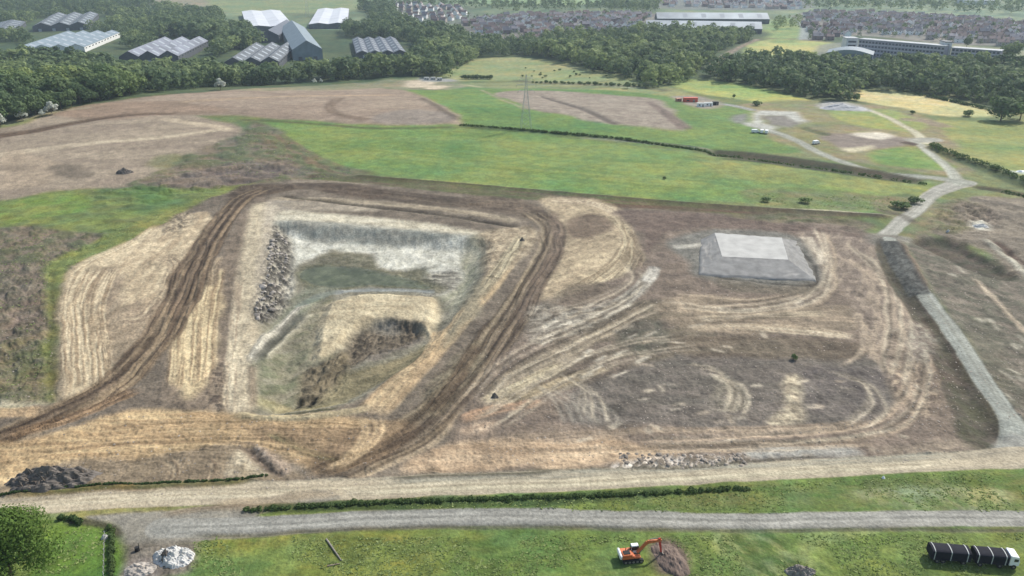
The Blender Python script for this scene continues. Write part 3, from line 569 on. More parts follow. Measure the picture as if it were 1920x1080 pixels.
# upper road (sandy gravel)
Lm([(-300,985),(-100,965),(60,946),(200,934),(360,926),(520,922),(660,917),(850,908),(1050,903),(1250,893),(1450,882),(1650,872),(1800,864),(1960,858)], [4.2,4.2,4.0,4.0,3.9,4,4,4,3.8,3.6,3.6,3.6,3.6,4], (190,174,148), (164,152,132), ruts=1.1, long=80, reg=1, con=1.3, soft=.35)
Lm([(660,924),(850,915),(1050,908),(1250,899),(1450,888),(1650,877)], 1.0, (182,172,144), op=.7, warp=.2)
Lm([(700,903),(900,897),(1100,888),(1400,874),(1650,862),(1800,852)], 1.4, (164,160,144), (176,164,142), ruts=.8, op=.8, warp=.3)
Lm([(720,897),(900,892),(1000,890),(1060,880)], .5, (84,76,58), op=.8, h=.3, hw=1)
Lm([(1160,880),(1300,876),(1420,864),(1560,856)], .4, (88,80,70), op=.8)
Lm([(0,932),(150,918),(300,911),(440,904),(500,896)], [1.2,1.1,1.1,1,.6], (84,98,54), (104,104,66), ruts=.6, long=5, op=.95, h=.5, hw=1, grass=1)
for dy in (-5, -1.6, 2.4, 6):
    Lm([(-60,960+dy),(60,946+dy),(200,934+dy),(360,926+dy),(520,922+dy),(660,917+dy),(850,908+dy),(1050,903+dy),(1250,893+dy*.9),(1450,882+dy*.8),(1650,872+dy*.8),(1800,865+dy*.8)], .5, (156,142,118) if dy in (-5, 2.4) else (214,200,172), op=.6, ruts=.5, long=9, warp=.5)
# junction apron and lower road
P([(160,968),(260,962),(400,950),(520,930),(600,918),(640,930),(600,944),(480,966),(620,980),(480,1005),(370,1015),(330,1020),(260,1030),(212,1012),(218,992)], (160,152,138), (144,138,128), nz=3, reg=1, warp=.5, soft=.6)
P([(400,950),(520,930),(600,918),(640,928),(560,942),(470,960)], (160,140,112), (176,156,128), nz=2, op=.8)
Lm([(300,965),(420,952),(520,948),(560,940)], .9, (132,112,90), (168,150,124), ruts=.5, con=2.4, op=.8, h=.25, hw=1)
Lm([(300,990),(440,988),(560,982),(700,974),(850,970),(1000,970),(1200,974),(1400,978),(1600,974),(1800,972),(2000,975),(2300,985)], [3.2,3.1,3.0,3.0,3.0,2.9,2.8,2.6,2.6,2.6,2.7,2.8], (146,144,138), (160,156,148), ruts=1.1, long=40, reg=1, con=1.6, soft=.3, warp=.4)
Lm([(340,1006),(480,1003),(620,993),(800,989),(1000,989),(1200,992),(1400,995),(1700,992),(2000,994)], .7, (86,90,70), (104,104,84), ruts=.5, op=.85, grass=.6, h=-.2, hw=.9)
P([(230,1020),(330,1015),(370,1020),(350,1075),(230,1090),(222,1050)], (136,126,114), (122,112,100), nz=2, con=2, warp=.6)
P([(240,1060),(300,1052),(300,1100),(236,1100)], (150,140,134), (130,118,112), nz=1, op=.8)
P([(100,985),(208,990),(214,1090),(60,1100)], (92,134,44), (82,120,42), nz=1.6, grass=1, ang=60, st=3)
Lm([(120,978),(180,982),(214,992),(222,1010)], 1.0, (84,76,62), op=.85, h=-.2)
# hedge strips either side (ground below)
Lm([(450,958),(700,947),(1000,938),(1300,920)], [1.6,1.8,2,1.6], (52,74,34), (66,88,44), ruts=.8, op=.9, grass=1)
for dy in (-6, -2, 3):
    Lm([(300,992+dy),(440,988+dy),(560,982+dy),(700,974+dy),(850,970+dy),(1000,970+dy),(1200,974+dy),(1400,978+dy),(1600,974+dy),(1800,972+dy),(1960,974+dy)], .4, (176,172,164) if dy != -2 else (128,126,120), op=.65, ruts=.5, long=8, warp=.4)
for u_, v_ in ((1236,1050),): P([(1215,1020),(1255,1010),(1290,1040),(1285,1075),(1240,1078),(1225,1055)], (128,110,96), (110,94,82), nz=1.2, con=2, warp=.6)
P([(1350,1000),(1440,995),(1500,1040),(1470,1080),(1400,1060)], (70,98,44), (128,140,88), nz=1.4, ang=-40, st=3, grass=1, op=.75, con=2.4)
P([(620,1005),(700,1002),(720,1020),(660,1060),(620,1050)], (74,98,38), (98,120,52), nz=1.4, grass=1, op=.7)
P([(1130,1045),(1180,1050),(1190,1062),(1140,1064)], (76,98,50), nz=2, grass=1, op=.3)  # excavator's cast shadow painted faintly into the grass
# ------------------------------------------------------------------ heights, stockpile, fine roughness -> mesh
def heap(pts, h, slope, dz=0):
    W = spline(np.array([at(u, v, dz) for u, v in pts]), 4, True); i = select(W, 3)
    x = X[i]; y = Y[i]; ins = np.zeros(len(i), bool); dm = np.full(len(i), 1e9)
    for (ax, ay), (bx, by) in zip(W, np.roll(W, -1, 0)):
        ex, ey = bx-ax, by-ay; t = np.clip(((x-ax)*ex+(y-ay)*ey)/(ex*ex+ey*ey+1e-9), 0, 1)
        dm = np.minimum(dm, (x-ax-t*ex)**2+(y-ay-t*ey)**2)
        if ay != by: ins ^= ((ay > y) != (by > y)) & (x < (bx-ax)*(y-ay)/(by-ay)+ax)
    D[i] += h*np.clip(np.where(ins, np.sqrt(dm), 0)/slope, 0, 1)
fine = fbm(X/2.2, Y/2.2, 77, 3)-0.5
near = 1-sstep(Y, 250, 900)
clod = np.abs(fbm(X/1.1, Y/1.1, 91, 2)-.5); ridge = np.abs(fbm(X/3.5+.3*Y/9, Y/5.5, 92, 4, .6)-.5)
soily = (1-np.clip(GR, 0, 1))*(REG != 1)*(1-sstep(Y, 300, 600))
D = D+soily*(clod*.5+ridge*.9)
# dry crust, damp hollows and mottled turf
mot = fbm(X/6+fbm(X/20, Y/20, 5)*3, Y/9, 55, 5, .65)-.5; mot2 = fbm(X/1.6, Y/2.4, 56, 3, .7)-.5
COL *= (1+(mot*.62+mot2*.42)*np.where(REG == 1, .22, 1)*(1-.55*sstep(Y, 330, 480)))[:, None]
COL *= 1+(1-np.clip(GR, 0, 1))[:, None]*np.array([-.01, .01, -.05])
lum = COL.mean(1, keepdims=True); sgr = np.clip(GR, 0, 1)[:, None]
COL = COL*(np.clip(lum, .03, .7)/.26)**(.22*(1-sgr)*(Y < 900)[:, None])
lum = COL.mean(1, keepdims=True); COL = lum+(COL-lum)*(.86*(1-sgr)+.84*sgr); oli = (fbm(X/28, Y/28, 57, 4)-.45)[:, None]*sgr
COL *= 1+oli*np.array([.9, .25, .1])
COL *= 1+sgr*(Y < 700)[:, None]*np.array([.22, .10, .04])
COL = np.clip(COL, .005, .95)
Z = Z+D+fine*near*np.where(REG == 1, .05, np.where(GR > .5, .25, .28))
Z[(REG == 4)] = np.minimum(Z[REG == 4], (macro(X[REG == 4], Y[REG == 4])+PD+0.1)) if (REG == 4).any() else 0
def hz(x, y):
    """height of the finished ground at a point"""
    r = np.searchsorted(rows, y); r = int(np.clip(r, 1, NR-1))
    best = None
    for rr in (r-1, r):
        xs = X[rr*NC:(rr+1)*NC]; c = int(np.clip(np.searchsorted(xs, x), 1, NC-1))
        t = (x-xs[c-1])/(xs[c]-xs[c-1]+1e-9); z = Z[rr*NC+c-1]*(1-t)+Z[rr*NC+c]*t
        best = z if best is None else best+(z-best)*np.clip((y-rows[r-1])/(rows[r]-rows[r-1]), 0, 1)
    return float(best)
def gp(u, v, dz=0.0):
    x, y = at(u, v, dz); return (x, y, hz(x, y))

def ground_material(name):
    m = bpy.data.materials.new(name); m.use_nodes = True; nt = m.node_tree; n = nt.nodes; l = nt.links
    b = n["Principled BSDF"]; b.inputs["Roughness"].default_value = 0.9; b.inputs["Specular IOR Level"].default_value = 0.15
    a = n.new("ShaderNodeAttribute"); a.attribute_name = "soil"; g = n.new("ShaderNodeAttribute"); g.attribute_name = "grassy"
    tc = n.new("ShaderNodeTexCoord")
    def noise(sc, det=3, rough=.6):
        t = n.new("ShaderNodeTexNoise"); t.inputs["Scale"].default_value = sc; t.inputs["Detail"].default_value = det; t.inputs["Roughness"].default_value = rough
        l.new(tc.outputs["Object"], t.inputs["Vector"]); return t
    n1 = noise(1.3); n2 = noise(.22, 4); n3 = noise(.035, 4)
    def mr(src, lo, hi, a0=.3, a1=.7):
        r = n.new("ShaderNodeMapRange"); r.inputs[1].default_value = a0; r.inputs[2].default_value = a1; r.inputs[3].default_value = lo; r.inputs[4].default_value = hi
        l.new(src, r.inputs[0]); return r.outputs[0]
    def mul(x, y):
        q = n.new("ShaderNodeMath"); q.operation = 'MULTIPLY'; l.new(x, q.inputs[0]); l.new(y, q.inputs[1]); return q.outputs[0]
    f = mul(mul(mr(n1.outputs[0], .74, 1.26), mr(n2.outputs[0], .80, 1.20)), mr(n3.outputs[0], .92, 1.08))
    vm = n.new("ShaderNodeVectorMath"); vm.operation = 'SCALE'; l.new(a.outputs["Color"], vm.inputs[0]); l.new(f, vm.inputs["Scale"])
    # yellower and bluer tufts on the grassy parts
    tint = n.new("ShaderNodeMix"); tint.data_type = 'RGBA'; tint.blend_type = 'MULTIPLY'
    cr = n.new("ShaderNodeValToRGB"); cr.color_ramp.elements[0].color = (1.12, 1.02, .78, 1); cr.color_ramp.elements[1].color = (.86, .98, 1.1, 1)
    cr.color_ramp.elements[0].position = .38; cr.color_ramp.elements[1].position = .62
    n4 = noise(.12, 5); l.new(n4.outputs[0], cr.inputs[0])
    gf = n.new("ShaderNodeMath"); gf.operation = 'MULTIPLY'; gf.inputs[1].default_value = .7; l.new(g.outputs["Fac"], gf.inputs[0])
    l.new(gf.outputs[0], tint.inputs[0]); l.new(vm.outputs[0], tint.inputs[6]); l.new(cr.outputs[0], tint.inputs[7])
    l.new(tint.outputs[2], b.inputs["Base Color"])
    bp = n.new("ShaderNodeBump"); bp.inputs["Strength"].default_value = .7; bp.inputs["Distance"].default_value = .35
    l.new(n1.outputs[0], bp.inputs["Height"]); l.new(bp.outputs[0], b.inputs["Normal"])
    return m
gmat = ground_material("soil_and_grass")
wmat = ground_material("murky_pond_water"); wb = wmat.node_tree.nodes["Principled BSDF"]
wb.inputs["Roughness"].default_value = .45; wb.inputs["Specular IOR Level"].default_value = .2
for nd in wmat.node_tree.nodes:
    if nd.type == 'BUMP': nd.inputs["Strength"].default_value = .08

r_, c_ = np.meshgrid(np.arange(NR-1), np.arange(NC-1), indexing='ij'); v0 = (r_*NC+c_).ravel()
F = np.column_stack([v0, v0+1, v0+NC+1, v0+NC]); FR = REG[v0]
ALBC = np.clip(COL*ALB, 0.004, .8).astype(np.float32)
for k, nm in enumerate(REGIONS):
    f = F[FR == k]
    if len(f) == 0: continue
    used = np.zeros(N, bool); used[f.ravel()] = True; ids = np.nonzero(used)[0]; rm = np.zeros(N, np.int64); rm[ids] = np.arange(len(ids))
    me = bpy.data.meshes.new(nm); me.vertices.add(len(ids))
    me.vertices.foreach_set("co", np.column_stack([X, Y, Z])[ids].astype(np.float32).ravel())
    me.loops.add(len(f)*4); me.loops.foreach_set("vertex_index", rm[f].astype(np.int32).ravel())
    me.polygons.add(len(f)); me.polygons.foreach_set("loop_start", (np.arange(len(f))*4).astype(np.int32))
    me.polygons.foreach_set("use_smooth", np.ones(len(f), bool))
    me.update(calc_edges=True)
    at_ = me.attributes.new("soil", 'FLOAT_COLOR', 'POINT'); at_.data.foreach_set("color", np.column_stack([ALBC[ids], np.ones(len(ids), np.float32)]).ravel())
    a2 = me.attributes.new("grassy", 'FLOAT', 'POINT'); a2.data.foreach_set("value", GR[ids].astype(np.float32))
    me.materials.append(wmat if nm == 'pond_water' else gmat)
    o = bpy.data.objects.new(nm, me); C.objects.link(o); o['kind'] = 'structure'
# ------------------------------------------------------------------ materials and helpers for the things
def mat(name, rgb, rough=.7, metal=0.0, noise=.12, scale=1.5, spec=.3, vary=0.0):
    m = bpy.data.materials.new(name); m.use_nodes = True; nt = m.node_tree; n = nt.nodes; l = nt.links; b = n["Principled BSDF"]
    b.inputs["Roughness"].default_value = rough; b.inputs["Metallic"].default_value = metal; b.inputs["Specular IOR Level"].default_value = spec
    tc = n.new("ShaderNodeTexCoord"); t = n.new("ShaderNodeTexNoise"); t.inputs["Scale"].default_value = scale; t.inputs["Detail"].default_value = 4
    l.new(tc.outputs["Object"], t.inputs["Vector"])
    r = n.new("ShaderNodeMapRange"); r.inputs[1].default_value = .3; r.inputs[2].default_value = .7; r.inputs[3].default_value = 1-noise; r.inputs[4].default_value = 1+noise
    l.new(t.outputs[0], r.inputs[0])
    v = n.new("ShaderNodeVectorMath"); v.operation = 'SCALE'; v.inputs[0].default_value = rgb; l.new(r.outputs[0], v.inputs["Scale"])
    out = v.outputs[0]
    if vary:
        oi = n.new("ShaderNodeObjectInfo"); r2 = n.new("ShaderNodeMapRange"); r2.inputs[3].default_value = 1-vary; r2.inputs[4].default_value = 1+vary
        l.new(oi.outputs["Random"], r2.inputs[0]); v2 = n.new("ShaderNodeVectorMath"); v2.operation = 'SCALE'; l.new(out, v2.inputs[0]); l.new(r2.outputs[0], v2.inputs["Scale"]); out = v2.outputs[0]
    l.new(out, b.inputs["Base Color"]); return m
def leafmat(name, c1, c2, attr=None):
    """foliage: colour runs between two greens from tree to tree, mottled inside the crown"""
    m = bpy.data.materials.new(name); m.use_nodes = True; nt = m.node_tree; n = nt.nodes; l = nt.links; b = n["Principled BSDF"]
    b.inputs["Roughness"].default_value = .75; b.inputs["Specular IOR Level"].default_value = .2
    tc = n.new("ShaderNodeTexCoord"); t = n.new("ShaderNodeTexNoise"); t.inputs["Scale"].default_value = .45; t.inputs["Detail"].default_value = 4
    l.new(tc.outputs["Object"], t.inputs["Vector"])
    mx = n.new("ShaderNodeMix"); mx.data_type = 'RGBA'; mx.inputs[6].default_value = (*c1, 1); mx.inputs[7].default_value = (*c2, 1)
    if attr: s = n.new("ShaderNodeAttribute"); s.attribute_name = attr; src = s.outputs["Fac"]
    else: s = n.new("ShaderNodeObjectInfo"); src = s.outputs["Random"]
    ad = n.new("ShaderNodeMath"); ad.operation = 'MULTIPLY_ADD'; ad.inputs[1].default_value = .5; l.new(t.outputs[0], ad.inputs[0])
    sb = n.new("ShaderNodeMath"); sb.operation = 'MULTIPLY_ADD'; sb.inputs[1].default_value = .85; sb.inputs[2].default_value = -.17; l.new(src, sb.inputs[0]); l.new(sb.outputs[0], ad.inputs[2])
    cl = n.new("ShaderNodeClamp"); l.new(ad.outputs[0], cl.inputs[0]); l.new(cl.outputs[0], mx.inputs[0]); l.new(mx.outputs[2], b.inputs["Base Color"])
    tr = n.new("ShaderNodeBsdfTranslucent"); l.new(mx.outputs[2], tr.inputs["Color"]); ms = n.new("ShaderNodeMixShader"); ms.inputs[0].default_value = .38
    l.new(b.outputs[0], ms.inputs[1]); l.new(tr.outputs[0], ms.inputs[2]); l.new(ms.outputs[0], n["Material Output"].inputs["Surface"])
    return m
class MB:
    """collects simple solids and links them as one mesh object"""
    def __init__(s): s.v = []; s.f = []; s.m = []
    def quadmesh(s, vs, fs, mi=0):
        o = len(s.v); s.v += [tuple(v) for v in vs]; s.f += [tuple(i+o for i in f) for f in fs]; s.m += [mi]*len(fs); return s
    def box(s, x0, x1, y0, y1, z0, z1, mi=0, M=None, taper=0.0):
        t = taper
        vs = [(x0,y0,z0),(x1,y0,z0),(x1,y1,z0),(x0,y1,z0),(x0+t,y0+t,z1),(x1-t,y0+t,z1),(x1-t,y1-t,z1),(x0+t,y1-t,z1)]
        if M is not None: vs = [tuple(M @ Vector(v)) for v in vs]
        return s.quadmesh(vs, [(0,3,2,1),(4,5,6,7),(0,1,5,4),(1,2,6,5),(2,3,7,6),(3,0,4,7)], mi)
    def tube(s, p, q, r0, r1=None, n=6, mi=0, cap=True):
        p = Vector(p); q = Vector(q); r1 = r0 if r1 is None else r1; d = (q-p).normalized()
        a = d.orthogonal().normalized(); b = d.cross(a)
        vs = [p+(a*math.cos(t)+b*math.sin(t))*r0 for t in [2*math.pi*k/n for k in range(n)]]+[q+(a*math.cos(t)+b*math.sin(t))*r1 for t in [2*math.pi*k/n for k in range(n)]]
        fs = [(k, (k+1) % n, n+(k+1) % n, n+k) for k in range(n)]
        if cap: fs += [tuple(range(n-1, -1, -1)), tuple(range(n, 2*n))]
        return s.quadmesh(vs, fs, mi)
    def prism(s, prof, y0, y1, mi=0):
        """profile in xz pushed along y"""
        n = len(prof); vs = [(x, y0, z) for x, z in prof]+[(x, y1, z) for x, z in prof]
        return s.quadmesh(vs, [(k, (k+1) % n, n+(k+1) % n, n+k) for k in range(n)]+[tuple(range(n-1, -1, -1)), tuple(range(n, 2*n))], mi)
    def build(s, name, mats, parent=None, bevel=0.0, smooth=False):
        me = bpy.data.meshes.new(name); me.from_pydata(s.v, [], s.f); me.update()
        for m in (mats if isinstance(mats, (list, tuple)) else [mats]): me.materials.append(m)
        me.polygons.foreach_set("material_index", s.m)
        bm = bmesh.new(); bm.from_mesh(me); bmesh.ops.recalc_face_normals(bm, faces=bm.faces)
        if bevel: bmesh.ops.bevel(bm, geom=list(bm.edges), offset=bevel, segments=2, affect='EDGES', clamp_overlap=True)
        bm.to_mesh(me); bm.free()
        if smooth: me.polygons.foreach_set("use_smooth", [True]*len(me.polygons))
        o = bpy.data.objects.new(name, me); C.objects.link(o)
        if parent: o.parent = parent
        return o
def tag(o, label, cat, group=None):
    o['label'] = label; o['category'] = cat
    if group: o['group'] = group
    return o
def thing(name, label, cat, loc=(0,0,0), rz=0.0, group=None):
    o = bpy.data.objects.new(name, None); C.objects.link(o); o.location = loc; o.rotation_euler = (0,0,rz); o.empty_display_size = .5
    return tag(o, label, cat, group)
def dup(root, loc, rz, sc, label=None, group=None):
    r = root.copy(); C.objects.link(r); r.location = loc; r.rotation_euler = (0,0,rz); r.scale = sc
    if label: r['label'] = label
    if group: r['group'] = group
    for ch in list(root.children):
        c = ch.copy(); C.objects.link(c); c.parent = r
    return r

# ------------------------------------------------------------------ foliage
def leaf_cloud(centres, radii, count, size, R, up=.35, flat=.85):
    """leaf-sized quads spread over and inside overlapping clumps -> (verts, faces)"""
    centres = np.array(centres, float); radii = np.array(radii, float)
    w = radii**2; pick = R.choice(len(radii), count, p=w/w.sum())
    d = R.normal(size=(count, 3)); d[:, 2] += up; d /= np.linalg.norm(d, axis=1)[:, None]
    rr = radii[pick]*(1-0.35*R.random(count)**2.5+.10*R.normal(size=count))
    p = centres[pick]+d*rr[:, None]*np.array([1, 1, flat])
    nrm = d+R.normal(scale=.32, size=(count, 3)); nrm /= np.linalg.norm(nrm, axis=1)[:, None]
    a = np.cross(nrm, R.normal(size=(count, 3))); a /= np.linalg.norm(a, axis=1)[:, None]; b = np.cross(nrm, a)
    s = size*(0.6+0.8*R.random(count))[:, None]
    v = np.stack([p-a*s-b*s*.6, p+a*s-b*s*.7, p+a*s*.8+b*s*.7, p-a*s*.9+b*s*.6], 1).reshape(-1, 3)
    f = np.arange(count*4).reshape(-1, 4)
    return v, f
def crown_clumps(R, h, w, k, low=.28):
    cs, rs_ = [], []
    for i in range(k):
        t = R.random(); z = h*(low+(.80-low)*t); prof = math.sin(math.pi*min(1, .22+.72*(t)))**.7
        a = R.random()*6.28; q = w*.5*prof*(.35+.55*R.random())
        cs.append((q*math.cos(a), q*math.sin(a), z)); rs_.append(w*(.17+.12*R.random()))
    cs.append((0, 0, h*.60)); rs_.append(w*.33); cs.append((0, 0, h*.78)); rs_.append(w*.22)
    return cs, rs_
def mesh_np(name, v, f, mats, midx=None, attr=None):
    me = bpy.data.meshes.new(name); me.vertices.add(len(v)); me.vertices.foreach_set("co", np.asarray(v, np.float32).ravel())
    me.loops.add(f.size); me.loops.foreach_set("vertex_index", f.astype(np.int32).ravel()); me.polygons.add(len(f))
    me.polygons.foreach_set("loop_start", (np.arange(len(f))*f.shape[1]).astype(np.int32)); me.update(calc_edges=True)
    for m in mats: me.materials.append(m)
    if midx is not None: me.polygons.foreach_set("material_index", midx.astype(np.int32))
    if attr is not None:
        a = me.attributes.new("kind_mix", 'FLOAT', 'POINT'); a.data.foreach_set("value", attr.astype(np.float32))
    return me
L_dark = leafmat("leaves_dark", (.075,.120,.052), (.150,.205,.075))
L_mid = leafmat("leaves_mid", (.085,.140,.052), (.185,.245,.085))
L_light = leafmat("leaves_light", (.155,.21,.07), (.26,.31,.11))
L_wood = leafmat("leaves_wood", (.080,.125,.058), (.235,.29,.115), "kind_mix")
L_near = leafmat("leaves_near", (.085,.15,.028), (.22,.29,.055))
L_hedge = leafmat("leaves_hedge", (.045,.085,.025), (.09,.135,.04))
bark = mat("bark", (.11,.085,.06), .9, noise=.3)
def make_tree(name, label, cat, h, w, lm, seed, count=520, size=.55, clumps=9, group=None):
    R = np.random.default_rng(seed); t = thing(name, label, cat, group=group)
    cs, rs_ = crown_clumps(R, h, w, clumps); v, f = leaf_cloud(cs, rs_, count, size, R)
    o = bpy.data.objects.new("crown", mesh_np("crown", v, f, [lm])); C.objects.link(o); o.parent = t
    b = MB(); b.tube((0,0,-.6), (0,0,h*.42), h*.022, h*.014, 7)
    for c, r in list(zip(cs, rs_))[:5]: b.tube((0,0,h*(.22+.1*R.random())), (c[0]*.8, c[1]*.8, c[2]-r*.3), h*.011, h*.004, 5)
    b.build("trunk", bark, t); return t

def inside(W, x, y):
    r = False
    for (ax, ay), (bx, by) in zip(W, np.roll(W, -1, 0)):
        if (ay > y) != (by > y) and x < (bx-ax)*(y-ay)/(by-ay)+ax: r = not r
    return r
# ------------------------------------------------------------------ where the trees stand
keepout = []        # (x, y, radius) round buildings, filled below before planting
woods = []          # outline in photograph points, spacing m, height m, label place, kind
def wood(pts, sp, h, place, kind): woods.append((np.array([at(u, v) for u, v in pts]), sp, h, place, kind))
# ------------------------------------------------------------------ sheds and large buildings far off
m_sheet_blue = mat("sheet_blue_grey", (.16,.20,.225), .55, noise=.15, scale=.15)
m_sheet_grey = mat("sheet_grey", (.095,.105,.115), .65, noise=.3, scale=.12)
m_sheet_pale = mat("sheet_pale", (.30,.32,.335), .6, noise=.12, scale=.1)
m_sheet_long = mat("sheet_weathered", (.34,.37,.38), .55, noise=.3, scale=.03)
m_sheet_white = mat("sheet_white", (.50,.51,.53), .5, noise=.12, scale=.05)
m_sheet_lilac = mat("sheet_lilac", (.15,.16,.19), .6, noise=.35, scale=.06)
m_sheet_dark = mat("sheet_dark", (.085,.092,.11), .5, noise=.2, scale=.15)
m_wall_dark = mat("wall_dark", (.07,.075,.085), .7, noise=.2, scale=.3)
m_wall_white = mat("wall_white", (.62,.62,.60), .6, noise=.1, scale=.4)
m_wall_lilac = mat("wall_lilac_brick", (.33,.31,.35), .7, noise=.15, scale=.3)
m_glass = mat("window_glass", (.05,.06,.075), .12, noise=.1, spec=.6)
m_skylight = mat("skylight", (.27,.29,.30), .3, noise=.1)
def frame3(A, B, Cc):
    a = np.array(at(*A)); b = np.array(at(*B)); c = np.array(at(*Cc))
    ux = b-a; W_ = np.linalg.norm(ux); ux = ux/W_; uy = np.array([-ux[1], ux[0]])
    Dp = abs(np.dot(c-b, uy)); 
    return a, ux, W_, Dp
def rectframe(A, B, Cc, front=True):
    """rectangle with corner B; its long or front side towards A, depth towards Cc"""
    b = np.array(at(*B)); a = np.array(at(*A)); c = np.array(at(*Cc))
    e1 = a-b; e2 = c-b; L1 = np.linalg.norm(e1); L2 = np.linalg.norm(e2)
    if L2 > L1: u2 = e2/L2; u1 = np.array([u2[1], -u2[0]]); u1 = u1*np.sign(np.dot(u1, e1)); L1 = abs(np.dot(e1, u1))
    else: u1 = e1/L1; u2 = np.array([u1[1], -u1[0]]); u2 = u2*np.sign(np.dot(u2, e2)); L2 = abs(np.dot(e2, u2))
    return b, u1, u2, L1, L2
def shed(A, B, Cc, bays, hw, hr, mwall, mroof, name, label, along=True, lights=True, maxw=None, maxd=None):
    """bays = number of parallel ridged spans, ridges run towards Cc (along) or towards A"""
    b, u1, u2, L1, L2 = rectframe(A, B, Cc)
    if not along: u1, u2, L1, L2 = u2, u1, L2, L1
    if maxd: L2 = min(L2, maxd)
    if maxw: L1 = min(L1, maxw)
    ang = math.atan2(u2[1], u2[0]); flip = 1 if (u2[0]*u1[1]-u2[1]*u1[0]) > 0 else -1
    z = min(float(macro(*(b+u1*s*L1+u2*t*L2))) for s in (0,1) for t in (0,1))
    for s in (.1,.5,.9):
        for t in np.linspace(.05, .95, 6): keepout.append((*(b+u1*s*L1+u2*t*L2), max(L1*.25, L2*.12)+6))
    T = thing(name, label, 'shed', (b[0], b[1], z), ang)
    w = L1/bays; Wl = MB(); roofs = []
    for k in range(bays):
        y0, y1 = k*w*flip, (k+1)*w*flip; ym = (y0+y1)/2; rf = MB(); sks = []
        # walls of this span: pentagonal ends
        for x in (0, L2):
            Wl.quadmesh([(x,y0,-2),(x,y1,-2),(x,y1,hw),(x,ym,hw+hr),(x,y0,hw)], [(0,1,2,3,4)])
        e = .35
        for (ya, yb) in ((y0, ym), (y1, ym)):
            nx = 0.25
            vs = [(-e,ya,hw+.05),(L2+e,ya,hw+.05),(L2+e,yb,hw+hr+.05),(-e,yb,hw+hr+.05),(-e,ya,hw+.35),(L2+e,ya,hw+.35),(L2+e,yb,hw+hr+.35),(-e,yb,hw+hr+.35)]
            rf.quadmesh(vs, [(0,1,2,3),(4,5,6,7),(0,1,5,4),(1,2,6,5),(2,3,7,6),(3,0,4,7)])
            if lights:
                n_ = max(2, min(6, int(L2/14)))
                for q in range(n_):
                    x0 = (q+.35)*L2/n_; x1 = x0+L2/n_*.25
                    def on(t): return ya+(yb-ya)*t, hw+hr*t+.40
                    (p1, z1), (p2, z2) = on(.2), on(.8)
                    sks.append(MB().quadmesh([(x0,p1,z1),(x1,p1,z1),(x1,p2,z2),(x0,p2,z2)], [(0,1,2,3)]))
        ro = rf.build("roof", mroof, T)
        for q_ in sks: q_.build("roof_light", m_skylight, ro)
    for y in (0, bays*w*flip): Wl.quadmesh([(0,y,-2),(L2,y,-2),(L2,y,hw),(0,y,hw)], [(0,1,2,3)])
    Wl.build("wall", mwall, T)
    dn = MB()
    nd = max(1, int(L1/16))
    for q in range(nd):
        yy = (q+.5)*L1/nd*flip; dn = MB(); dn.box(-.12, .02, yy-2.2, yy+2.2, -1.5, min(4.2, hw-.5)); dn.build("door", m_sheet_pale if mwall is m_wall_dark else m_sheet_dark, T)
    ns = min(12, int(L2/12))
    for side in (0, bays*w*flip):
        for q in range(ns):
            x0 = (q+.3)*L2/ns; wn_ = MB(); wn_.box(x0, x0+L2/ns*.45, side-.06*abs(1), side+.06, hw-2.2, hw-.9); wn_.build("window", m_glass, T)
    return T
shed((78,50), (166,56), (186,34), 3, 8, 5, m_wall_dark, m_sheet_grey, "industrial_shed", "three-span grey shed furthest back among the trees at top left")
shed((-70,64), (28,68), (50,48), 2, 7, 4, m_wall_dark, m_sheet_grey, "industrial_shed", "grey shed cut by the left edge of the photo")
shed((62,92), (160,98), (226,70), 4, 7, 4, m_wall_white, m_sheet_blue, "industrial_shed", "long low shed with white side wall at upper left")
shed((254,108), (336,119), (392,88), 3, 8, 6, m_wall_dark, m_sheet_lilac, "industrial_shed", "pale-roofed saw-tooth shed with dark walls between the trees")
shed((432,124), (524,130), (556,98), 3, 8, 5, m_wall_dark, m_sheet_grey, "industrial_shed", "three-span shed with glazed stripes in front of the big blue roof")
shed((548,110), (606,112), (572,66), 1, 12, 10, m_sheet_blue, m_sheet_blue, "steep_roofed_shed", "tall shed with one big steep blue-grey roof", lights=False)
shed((500,72), (524,80), (556,58), 1, 10, 7, m_sheet_dark, m_sheet_dark, "steep_roofed_shed", "small dark gabled shed left of the big blue roof", lights=False)
shed((462,55), (552,57), (526,28), 2, 8, 2.0, m_sheet_grey, m_sheet_white, "warehouse", "white-roofed warehouse on the left, behind the dark gabled shed", lights=False)
shed((580,54), (652,54), (655,24), 2, 8, 2.0, m_sheet_grey, m_sheet_white, "warehouse", "white-roofed warehouse right of the far pylon", lights=False)
shed((668,108), (762,108), (742,80), 4, 6, 3, m_wall_dark, m_sheet_dark, "industrial_shed", "dark ribbed-roof shed beside the clump of tall trees")
shed((1232,45), (1442,45), (1447,33), 1, 8, 8, m_wall_dark, m_sheet_long, "long_warehouse", "rear one of the two long pale-roofed warehouses", along=False, maxw=42)
shed((1210,62), (1428,64), (1434,54), 1, 8, 8, m_wall_dark, m_sheet_long, "long_warehouse", "front one of the two long pale-roofed warehouses", along=False, maxw=42)
shed((1806,9), (1866,9), (1868,6), 1, 9, 3, m_wall_white, m_sheet_pale, "long_warehouse", "bright white building near the top right edge", along=False, lights=False)
